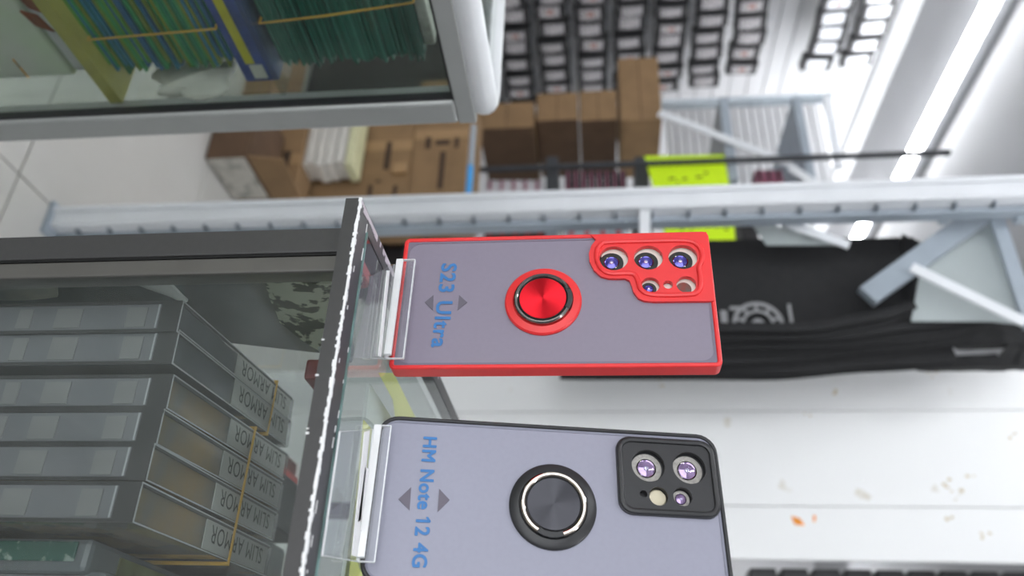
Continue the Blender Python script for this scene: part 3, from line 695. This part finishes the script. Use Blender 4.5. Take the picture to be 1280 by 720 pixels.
# ---- clear boxes standing inside
def clear_box(u, v, w, L, H, amber, rot, label, grp):
    o = thing('clear_case_box', label, 'box', (u, v, ZSH), grp); o.rotation_euler = (0, 0, ANG + rot)
    def P(nm, m, parts, par=o, bev=0):
        bm = bmesh.new()
        for p in parts: box(bm, p[:3], p[3:])
        return link_mesh(nm, bm, m, par, bevel=bev)
    e = .0006
    P('shell', boxclear, [(0, 0, 0, w, L, H)], bev=.0012)
    P('inner_tray', boxtopb if amber else boxtop, [(.0016, .003, .003, w - .0016, L - .003, H - .0016)])
    fr = [(0, -e, 0, .0016, 0, H), (w - .0016, -e, 0, w, 0, H), (.0016, -e, H - .010, w - .0016, 0, H), (.0016, -e, 0, w - .0016, 0, .006)]
    P('spine_frame', boxframe, fr)
    P('spine_window', boxwin, [(.0018, -.0002, .006, w - .0018, .0002, H - .010)])
    for k, (a, b) in enumerate(((.84, .90), (.62, .70), (.5, .545), (.3, .36))):
        P('pale_insert', mat('pale_insert', (138, 138, 138), .4), [(.0035, -.0008, H * a, w - .0026, -.0003, H * b)])
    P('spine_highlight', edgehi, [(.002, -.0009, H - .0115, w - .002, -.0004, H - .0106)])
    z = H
    P('lid_edge_glint', edgehi, [(0, 0, z, .0007, L * .97, z + .0004), (w - .0007, 0, z, w, L * .97, z + .0004), (.0005, 0, z, w - .0005, .0005, z + .0004)])  # pale strips paint the glint along the lid edges
    P('lid_rim', boxframe, [(.0005, 0, z - .0001, .0020, L * .97, z + .0003)])
    lb_ = P('label_strip', boxlabel, [(.0022, L * .42, z, w - .0012, L * .95, z + .0005)])
    mt = Matrix(((0, 0, 1, .0038), (-1, 0, 0, L * .90), (0, 1, 0, z + .0007), (0, 0, 0, 1)))
    put_text('SLIM ARMOR', L * .44, w * .50, mt, boxink, o, .0)
    return o
E_ = '; its lid reads SLIM ARMOR'
H = .170
# (pixel of near top-left corner, width)
specs = [((229, 376), 0, .075, 'clear phone case box nearest the corner post', 'A'), ((224, 412), 0, .075, 'clear box second from the corner post, under the same band', 'A'),
         ((217, 468), 1, .075, 'clear box third from the corner post, first of the banded four', 'B'), ((205, 511), 1, .065, 'second box of the banded four in the showcase', 'B'),
         ((193, 554), 1, .05, 'third box of the banded four in the showcase', 'B'), ((178, 602), 1, .035, 'last box of the banded four, beside the green edged pack', 'B')]
pos = []
for (p, am, rot, lb, gk) in specs:
    a = q(*p, z=ZSH + H); pos.append(a)
wds = [.0165, .0178, .0172, .0172, .0172, .0180]
for k, (p, am, rot, lb, gk) in enumerate(specs):
    a = pos[k]
    clear_box(a.x, max(a.y, .3095), wds[k], .160, H, am, rot, lb, 'banded clear boxes')
def zb2(x, y): return q(x, y, z=ZSH + H + .0015)
def boxband(pA, pB, label):
    A, B = zb2(*pA), zb2(*pB); zt = ZSH + H + .0015; zl = ZSH + .02
    d = Vector((B.x - A.x, B.y - A.y, 0)).normalized() * .0012; 
    pts = [A - d, B + d, Vector((B.x + d.x, B.y + d.y, zl)), Vector((A.x - d.x, A.y - d.y, zl))]
    oo = tuple(pts[0]); o = Part(oo).tube([tuple(p) for p in pts], .0009, 8, closed=True, flat=1).done('rubber_band', band_m); tag(o, label, 'rubber band', 'rubber bands')
def boxband2(v, ua, ub, label):
    zt = ZSH + H + .0018; zl = ZSH + .02
    pts = [(ua, v, zt), (ub, v, zt), (ub, v, zl), (ua, v, zl)]
    o = Part(pts[0]).tube(pts, .0012, 8, closed=True).done('rubber_band', band_m); tag(o, label, 'rubber band', 'rubber bands')
boxband2(.4513, pos[0].x - .0092, pos[1].x + .0178 - .0072, 'rubber band round the two clear boxes nearest the post')
boxband2(.4335, pos[2].x - .0080, pos[5].x + .0182 - .0020, 'rubber band round the four clear boxes in the showcase')
# red and dark packs between the two banded groups
a = q(300, 505, z=.86)
rp_ = thing('red_pack', 'dark red and black pack lying between the banded clear boxes', 'pack', (a.x, a.y, ZSH)); orp = (a.x, a.y, ZSH)
Part(orp).box(a.x - .02, a.x + .018, a.y + .02, a.y + .2, ZSH, .83).done('pack_body', blk, rp_, bevel=.002)
Part(orp).box(a.x - .006, a.x + .018, a.y + .15, a.y + .2, .83, .833).done('red_face', mat('deep_red', (170, 34, 34), .4), rp_)
# boxes below the banded four (bottom of picture edge)
greenfoil = mat('green_foil', (40, 92, 80), .3, c2=(150, 168, 160), scale=160, thresh=(.36, .44), bump=.5)
a = q(112, 672, z=.90)
gp = thing('green_edged_pack', 'clear tray pack with a dark green foil edge, beside the banded four', 'pack', (a.x, a.y, ZSH)); og = (a.x, a.y, ZSH)
tz = .872
a = q(118, 672, z=tz)
Part(og).box(a.x, a.x + .016, a.y, a.y + .15, ZSH, tz).done('tray', boxtop, gp, bevel=.003)
p0 = q(20, 676, v=a.y - .001)
Part(og).box(a.x + .002, a.x + .011, a.y - .0015, a.y - .0002, ZSH + .01, q(100, 680, v=a.y).z).done('green_foil', greenfoil, gp, bevel=.001)
Part(og).box(a.x + .004, a.x + .013, a.y + .025, a.y + .14, tz, tz + .0008).done('olive_insert', mat('olive_print', (86, 92, 50), .5, c2=(120, 124, 84), scale=90), gp)
a2 = q(135, 712, z=.88)
lastp = thing('clear_tray', 'grey clear plastic tray at the lower left picture corner', 'tray', (a2.x, a2.y, ZSH)); ol = (a2.x, a2.y, ZSH)
Part(ol).box(a2.x, a2.x + .03, a2.y, a2.y + .14, ZSH, .88).done('tray_body', boxtop, lastp, bevel=.004)
Part(ol).box(a2.x + .003, a2.x + .027, a2.y - .001, a2.y, ZSH + .01, .872).done('tray_window', boxwin, lastp)
for k in range(8):  # packs added to darken the view behind the clear boxes
    u0 = -.165 + k * .042; zt_b = .885 - .012 * (k % 3); oo = (u0, .535, ZSH)
    t = thing('dark_pack', 'dark grey pack added in the back row to darken the interior behind the clear boxes', 'pack', oo, 'dark packs behind the clear boxes')
    Part(oo).box(u0, u0 + .038, .535, .60, ZSH, zt_b).done('pack_body', (darkg, mat('smoke_pack', (92, 98, 98), .3, var=.2), blk)[k % 3], t, bevel=.003)
    Part(oo).box(u0 + .006, u0 + .032, .5335, .535, ZSH + .03, zt_b - .012).done('printed_face', (boxtop, darkg, boxlabel)[k % 3], t)
# printed bag and glossy packets left of the boxes, near the side glass
def sheet(nm, lb, pts, v, curve, m, cat='packet', th=.0015):
    P = [q(x, y, u=v) for x, y in pts]; n = 14; bm = bmesh.new(); oo = P[0].copy(); rows_ = []
    for k in range(2):
        gr = []
        for i in range(n + 1):
            col = []
            for j in range(7):
                s, t = i / n, j / 6
                p = (P[0] * (1 - s) + P[1] * s) * (1 - t) + (P[3] * (1 - s) + P[2] * s) * t
                col.append(bm.verts.new(p - oo + Vector((curve * math.sin(math.pi * s) * .5 + .25 * curve * (1 + math.sin(5 * t + 3 * s)) + k * th, 0, 0))))
            gr.append(col)
        rows_.append(gr)
    for k in range(2):
        for i in range(n):
            for j in range(6): bm.faces.new((rows_[k][i][j], rows_[k][i + 1][j], rows_[k][i + 1][j + 1], rows_[k][i][j + 1]))
    for i in range(n):
        for j in (0, 6): bm.faces.new((rows_[0][i][j], rows_[0][i + 1][j], rows_[1][i + 1][j], rows_[1][i][j]))
    for j in range(6):
        for i in (0, n): bm.faces.new((rows_[0][i][j], rows_[0][i][j + 1], rows_[1][i][j + 1], rows_[1][i][j]))
    o = link_mesh(nm, bm, m, None, loc=W(*oo), smooth=True); tag(o, lb, cat); return o
floral = mat('sage_black_floral_print', (172, 176, 160), .3, c2=(46, 52, 50), scale=75, thresh=(.48, .51))
sheet('printed_packet', 'sage green packet with black leafy print behind the front glass near the rail', [(330, 335), (455, 342), (430, 440), (350, 400)], -.2000, .006, floral)
sheet('glossy_packet', 'glossy white plastic packet edge curving above the clear boxes', [(150, 341), (200, 341), (236, 372), (222, 372)], -.1990, .002, mat('glossy_white', (232, 236, 232), .15, var=.03))
sheet('clear_sleeve', 'grey clear sleeve standing behind the first two clear boxes', [(228, 340), (420, 342), (420, 440), (240, 420)], -.2006, .0004, mat('grey_film', (120, 122, 122), .2, c2=(96, 98, 98), scale=12, thresh=(.4, .6)), 'sleeve')
sheet('paper_packet', 'cream and grey paper packet at the left end behind the post', [(-10, 340), (70, 340), (74, 366), (-10, 372)], -.1990, .002, mat('cream_paper', (176, 176, 152), .5, c2=(120, 126, 122), scale=20, thresh=(.4, .55)))
sheet('dark_sleeve', 'dark grey sleeve filling the gap between paper packet and glossy packet', [(-20, 336), (240, 338), (236, 420), (-20, 420)], -.2005, .0004, mat('dark_film', (78, 82, 82), .25, c2=(98, 108, 108), scale=14, thresh=(.4, .6)), 'sleeve')
# yellow sheet and white lining seen through the top glass
yl = mat('yellow_sheet', (252, 248, 150), .6, var=.03); 
ysh = thing('yellow_sheet', 'pale yellow paper strip under the glass top between the two phone cases', 'paper', (0, .5, ZT - .02))
A = [q(x, y, z=ZT - .012) for x, y in ((474, 466), (492, 466), (520, 523), (500, 560), (492, 500))]
Part((0, .5, ZT - .02)).prism([(p.x, p.y) for p in A], 2, ZT - .0125, ZT - .012).done('diagonal_strip', yl, ysh)
A = [q(x, y, z=ZT - .012) for x, y in ((455, 525), (472, 545), (480, 800), (430, 800))]
Part((0, .5, ZT - .02)).prism([(p.x, p.y) for p in A], 2, ZT - .0125, ZT - .012).done('lower_strip', yl, ysh)
lin_ = Part((.1, .5, ZT - .03)).box(q(447, 455, z=.98).x, .5, .41, .62, ZT - .022, ZT - .020).done('white_liner', mat('pale_liner', (240, 244, 241), .5, var=.02)); tag(lin_, 'pale greenish white liner sheet under the glass top below the phone cases', 'liner')
# small goods under the glass top; the first red one paints a reflection
for k, (x, y, m_, lb) in enumerate(((452, 330, redp, 'red block painting a reflection under the glass top by the front corner'), (470, 345, blk, 'black packet under the glass top, behind the red one'), (440, 425, mat('silver_foil', (150, 160, 162), .3, var=.2, scale=60), 'silver foil packet under the glass top in front of the red case'), (425, 460, mat('dark_red_pack', (110, 34, 38), .5), 'small red packet under the glass top ahead of the acrylic stand'))):
    a = q(x, y, z=ZT - .03); oo = tuple(a)
    t = Part(oo).box(a.x - .006, a.x + .006, a.y, a.y + .02, ZT - .05, ZT - .03 - .002 * k).done('flat_packet', m_, bevel=.002); tag(t, lb, 'packet')

# ================================================================== PHONE CASES
def case_frame(P, e, up_):
    e = Vector(e).normalized(); up_ = Vector(up_); up_ = (up_ - e * up_.dot(e)).normalized(); n = up_.cross(e).normalized()   # n points away from the camera (local +y)
    P = Vector(P) + Vector((0, 0, CAMP.z))
    return Matrix(((e.x, n.x, up_.x, P.x), (e.y, n.y, up_.y, P.y), (e.z, n.z, up_.z, P.z), (0, 0, 0, 1)))
def locf(M):
    Mi = M.inverted(); o = Mi @ CAMP
    def f(px, py, y=0.0):
        d = Mi.to_3x3() @ ray(px, py); t = (y - o.y) / d.y; return (o.x + d.x * t, o.z + d.z * t)
    return f
def phone_case(M, Wd, H, T, corner, rim, frame_m, panel_m, border_m, label, island_outer, ridge, holes, ring_c, disc_m, ring_m, hinge_ang, words, wstart, wend, wh, arrows, depth, ring_sc=1.0, bold=.035):
    o = thing('phone_case', label, 'phone case', mw=M); f = locf(M)
    out = rrect(0, 0, Wd, H, corner); inn = rrect(rim, rim, Wd - rim, H - rim, max(corner - rim, .001))
    bm = bmesh.new(); holed(bm, out, [inn], -.0008, T); link_mesh('bumper', bm, frame_m, o, bevel=.0007, smooth=True)
    bm = bmesh.new(); holed(bm, rrect(rim, rim, Wd - rim, H - rim, max(corner - rim, .001)), [rrect(rim + .0012, rim + .0012, Wd - rim - .0012, H - rim - .0012, .006)], -.0001, .0012); link_mesh('panel_border', bm, border_m, o)
    # panel with a cut-out under the camera island
    hl = [circ(*f(cx, cy), r + .0009, 24) for cx, cy, r, *_ in holes]
    bm = bmesh.new(); holed(bm, rrect(rim + .0004, rim + .0004, Wd - rim - .0004, H - rim - .0004, max(corner - rim, .001)), hl, .0002, .0014); link_mesh('back_panel', bm, panel_m, o)
    # island plate
    bm = bmesh.new(); holed(bm, island_outer, [circ(*f(cx, cy), r, 40) for cx, cy, r, *_ in holes], -.0016, .0012); link_mesh('camera_surround', bm, frame_m, o)
    bm = bmesh.new(); tube(bm, [(x, -.0018, z) for x, z in ridge], .0014, 10, closed=True, flat=.8); link_mesh('surround_ridge', bm, frame_m, o, smooth=True)
    bm = bmesh.new(); box(bm, (rim, depth + .0004, H - .058), (Wd - rim, depth + .0010, H - rim)); link_mesh('cream_backing' if frame_m is red else 'dark_backing', bm, cream if frame_m is red else blackplastic, o)
    for cx, cy, r, kind in holes:
        x, z = f(cx, cy)
        if kind == 'big' or kind == 'small':
            fx, ox, oz = (.84, .0010, -.0012) if frame_m is red else (.93, .0004, -.0004)
            x += ox * r / .0077; z += oz * r / .0077
            R = r * fx
            bm = bmesh.new(); lathe(bm, [(R, depth + .0004), (R, depth), (R * .64, depth), (R * .60, depth + .0006), (0, depth + .0006)], x, z, 36); L = link_mesh('lens', bm, lensblk if frame_m is red else lensgrey, o, smooth=True)
            bm = bmesh.new(); lathe(bm, [(R * .62, depth + .0004), (R * .58, depth - .0002), (R * .5, depth + .0001), (R * .3, depth - .0003), (0, depth - .0006)], x, z, 36); link_mesh('lens_glass', bm, lensblue if frame_m is red else lensviolet, L, smooth=True)
            bm = bmesh.new(); lathe(bm, [(R * .17, depth - .0005), (R * .12, depth - .0009), (0, depth - .001)], x, z, 20); link_mesh('lens_core', bm, lenscore, L, smooth=True)
            bm = bmesh.new(); lathe(bm, [(R * .64, depth - .0004), (R * .6, depth - .0006), (R * .57, depth - .0004), (R * .6, depth), (R * .64, depth - .0004)], x, z, 36); link_mesh('lens_rim', bm, chrome, L, smooth=True)
        elif kind == 'flash':
            bm = bmesh.new(); lathe(bm, [(r * .95, depth), (r * .85, depth - .0005), (0, depth - .0005)], x, z, 28); link_mesh('flash', bm, flash_m, o, smooth=True)
        elif kind == 'sensor':
            x += .0009; z -= .0012; bm = bmesh.new(); lathe(bm, [(r * .8, depth), (r * .75, depth - .0005), (0, depth - .0005)], x, z, 28); link_mesh('sensor', bm, mat('sensor_grey', (92, 88, 80), .3, c2=(130, 60, 50), scale=200), o, smooth=True)
    # ring holder
    x, z = f(*ring_c); k = ring_sc
    bm = bmesh.new(); lathe(bm, [(.0203 * k, .0004), (.0203 * k, -.0008), (.0195 * k, -.0016), (.0160 * k, -.0022), (.0156 * k, -.0012), (0, -.0010)], x, z, 64); link_mesh('ring_base', bm, frame_m, o, smooth=True)
    pts = []; a0 = math.radians(hinge_ang); gap = .42
    for i in range(61):
        a = a0 + gap + (2 * math.pi - 2 * gap) * i / 60; pts.append((x + .0142 * k * math.cos(a), -.0030, z + .0142 * k * math.sin(a)))
    bm = bmesh.new(); tube(bm, pts, .00125 * k, 10); link_mesh('finger_ring', bm, ring_m, o, smooth=True)
    bm = bmesh.new(); c_, s_ = math.cos(a0), math.sin(a0); e_ = []
    for aa, rr in [(-gap, .0128), (-gap * .5, .0130), (0, .0130), (gap * .5, .0130), (gap, .0128), (gap, .0155), (gap * .5, .0157), (0, .0158), (-gap * .5, .0157), (-gap, .0155)]:
        e_.append((x + rr * k * math.cos(a0 + aa), z + rr * k * math.sin(a0 + aa)))
    holed(bm, e_, [], -.0044, -.001); link_mesh('hinge_block', bm, blackplastic, o, bevel=.0003)
    bm = bmesh.new(); lathe(bm, [(.0129 * k, -.001), (.0129 * k, -.0036), (.0126 * k, -.0040), (.0123 * k, -.0036)], x, z, 56); link_mesh('disc_rim', bm, blackplastic, o, smooth=True)
    bm = bmesh.new(); lathe(bm, [(.0125 * k, -.0034), (.0122 * k, -.0038), (.0001, -.0038)], x, z, 64); link_mesh('spun_disc', bm, disc_m, o)
    # lettering
    A, B = f(*wstart), f(*wend); ang = math.atan2(B[1] - A[1], B[0] - A[0]); L = math.hypot(B[0] - A[0], B[1] - A[1])
    mt = Matrix.Translation((A[0], -.00025, A[1])) @ Matrix.Rotation(-ang, 4, 'Y') @ Matrix.Translation((0, 0, -wh / 2))
    put_text(words, L, wh, mt, blue_ink, o, bold)
    for tri in arrows:
        bm = bmesh.new(); P = [f(*p) for p in tri]; vs = [bm.verts.new((a, -.0002, b)) for a, b in P] + [bm.verts.new((a, .0003, b)) for a, b in P]
        bm.faces.new(vs[:3]); bm.faces.new(vs[3:]);
        for i in range(3): bm.faces.new((vs[i], vs[(i + 1) % 3], vs[3 + (i + 1) % 3], vs[3 + i]))
        link_mesh('printed_arrow', bm, arrow_m, o)
    return o
# ---- red case
MR = case_frame((-.0289, .444, -.1061), (.851, -.524, 0), (.003, .005, 1)); fr_ = locf(MR)
def Z3(l): return [fr_(700 + x / 5.805, 280 + y / 5.805) for x, y in l]
def smoothp(P, n=4, closed=True):
    out = []; N = len(P)
    for i in range(N):
        p0, p1, p2, p3 = [Vector(P[(i + k) % N]) for k in (-1, 0, 1, 2)]
        for s in range(n):
            t = s / n; v = .5 * ((2 * p1) + (p2 - p0) * t + (2 * p0 - 5 * p1 + 4 * p2 - p3) * t * t + (3 * p1 - p0 - 3 * p2 + p3) * t ** 3); out.append((v.x, v.y))
    return out
WR, HR = .0815, .168
isl = Z3([(262, 125), (228, 168), (210, 225), (215, 285), (245, 345), (295, 390), (350, 405), (420, 407), (470, 405), (502, 420), (518, 455), (530, 500), (565, 548), (610, 568), (680, 574), (850, 572), (1080, 570)])
zt_ = HR - .0012; isl = isl + [(isl[-1][0], zt_), (.0012, zt_), (.0012, isl[0][1] - .003)]
ridge = smoothp(Z3([(345, 145), (600, 137), (850, 132), (950, 140), (1010, 180), (1030, 240), (1024, 285), (1006, 330), (1015, 400), (1015, 470), (985, 515), (900, 525), (760, 528), (640, 520), (585, 485), (568, 430), (545, 385), (500, 370), (360, 370), (300, 335), (268, 270), (270, 200), (300, 160)]))
def c3_(x, y): return 700 + x / 5.805, 280 + y / 5.805
pxr = .0077
holesR = [(*c3_(390, 260), pxr, 'big'), (*c3_(640, 255), pxr, 'big'), (*c3_(890, 250), pxr, 'big'), (*c3_(655, 455), .0048, 'small'), (*c3_(783, 451), .0025, 'none'), (*c3_(915, 450), .0051, 'sensor')]
phone_case(MR, WR, HR, .0095, .0032, .0024, red, panel_r, panel_rd, 'red framed smoky phone case with red ring, upright in an acrylic stand',
    isl, ridge, holesR, (679, 377), redm, chrome, 88, 'S23 Ultra', (562, 330), (549, 434), .0082,
    [((531, 378), (542, 369), (541, 388)), ((584, 378), (574, 369), (572, 388))], .0016)
# ---- black case
MB_ = case_frame((.0616, .387, -.1073), (.821, -.571, .015), (.09, .155, .984)); fb = locf(MB_)
WB, HB = .081, .169
def c5(x, y): return 740 + x / 3.6, 520 + y / 3.6
A, B = fb(*c5(112, 95)), fb(*c5(575, 468))
x0, x1 = A[0], B[0]; z0 = (fb(*c5(112, 280)))[1]; z1 = fb(*c5(560, 280))[1]
islB = rrect(x0, z0, x1, z1, .007); ridgeB = rrect(x0 + .0016, z0 + .0016, x1 - .0016, z1 - .0016, .006)
holesB = [(*c5(250, 228), .0082, 'big'), (*c5(434, 238), .0082, 'big'), (*c5(297, 366), .0046, 'flash'), (*c5(405, 368), .0046, 'small'), (*c5(229, 356), .0018, 'none')]
phone_case(MB_, WB, HB, .0095, .010, .0021, blackplastic, panel_b, panel_bd, 'black framed blue-grey phone case with black ring, leaning in an acrylic stand',
    islB, ridgeB, holesB, (691, 633), blkm, goldchrome, -6, 'HM Note 12 4G', (538, 547), (524, 709), .0064,
    [((498, 624), (514, 609), (512, 638)), ((562, 625), (549, 611), (547, 640))], .0016, ring_sc=1.02, bold=.04)

# ================================================================== ACRYLIC STANDS
def stand(M, Wd, lip_px, base_len, label, back_h=.07):
    o = thing('acrylic_stand', label, 'stand', mw=M); f = locf(M)
    ya = -.0045; A = f(*lip_px[0], ya); B = f(*lip_px[1], ya); z1 = (f(*lip_px[2], ya))[1]
    xa, xb = A[0], B[0]; t = .0016
    Mi = M.inverted(); zf = (Mi @ (M @ Vector((0, 0, 0)) + Vector((0, 0, -(M.translation.z - ZT))))).z
    def P(nm, m, parts, bev=0):
        bm = bmesh.new()
        for p in parts: box(bm, p[:3], p[3:])
        return link_mesh(nm, bm, m, o, bevel=bev)
    zb = -.0006
    P('front_lip', acry, [(xa, ya - t, zb, xb, ya, z1)])
    P('ledge', acry, [(xa, ya, zb - .0002, xb, .0115, zb)])
    P('back_plate', acry, [(xa, .0105, zb, xb, .0121, back_h)])
    e = .0004
    P('polished_edge', acry_edge, [(xa - .0001, ya - t - .0001, z1 - e, xb, ya + .0001, z1 + .0002), (xa - e, ya - t, zb, xa, ya, z1), (xb, ya - t, zb, xb + e, ya, z1), (xa, ya - t - .0002, zb - .0006, xb, ya + .0006, zb + .0009)])
    P('bright_fold', sticker, [(xa + .001, ya - t - .0026, zb - .0004, xb - .001, ya - t - .0004, zb + .0030)])  # white strip paints the brightness of the acrylic fold
    return o, (xa, xb, ya, zb)
sR, (xa, xb, ya, zb) = stand(MR, WR, ((492, 327), (480, 449), (512, 390)), .03, 'clear acrylic stand under the red phone case')
sB, (xa2, xb2, ya2, zb2_) = stand(MB_, WB, ((470, 533), (447, 702), (480, 610)), .03, 'clear acrylic stand under the black phone case')
# clear feet lying flat on the glass top
def foot(pts, label, st, outline=1):
    P = [q(x, y, z=ZT + .0012) for x, y in pts]; oo = (P[0].x, P[0].y, ZT + .0003)
    Mi = st.matrix_world.inverted()
    bm = bmesh.new(); 
    top = [bm.verts.new(Mi @ W(p.x, p.y, ZT + .0020)) for p in P]; bot = [bm.verts.new(Mi @ W(p.x, p.y, ZT + .0004)) for p in P]
    bm.faces.new(top); bm.faces.new(bot)
    for i in range(len(P)): bm.faces.new((top[i], top[(i + 1) % len(P)], bot[(i + 1) % len(P)], bot[i]))
    link_mesh('clear_foot', bm, acry, st)
    if not outline: return
    bm = bmesh.new(); tube(bm, [Mi @ W(p.x, p.y, ZT + .0014) for p in P], .00045, 6, closed=True); link_mesh('foot_edge', bm, acry_edge, st)
bpy.context.view_layer.update()
foot([(462, 345), (492, 330), (482, 450), (466, 448), (440, 446)], '', sR, 0)
foot([(424, 540), (466, 536), (446, 702), (402, 694)], '', sB)
# white sticker strips on the stands, also painting the bright acrylic fold
for pts in (([(484, 338), (487, 338), (476, 446), (473, 445)], sR), ([(456, 584), (461, 586), (452, 650), (447, 652)], sB), ([(456, 540), (462, 538), (446, 696), (440, 694)], sB), ([(449, 664), (454, 660), (450, 678), (447, 682)], sB)):
    P, st = pts; Mi = st.matrix_world.inverted(); bm = bmesh.new()
    tv = [bm.verts.new(Mi @ W(*[*q(x, y, z=ZT + .0026)][:2], ZT + .0028)) for x, y in P]; bv = [bm.verts.new(Mi @ W(*[*q(x, y, z=ZT + .0026)][:2], ZT + .0022)) for x, y in P]
    bm.faces.new(tv); bm.faces.new(bv)
    for i in range(4): bm.faces.new((tv[i], tv[(i + 1) % 4], bv[(i + 1) % 4], bv[i]))
    link_mesh('white_sticker', bm, sticker, st)
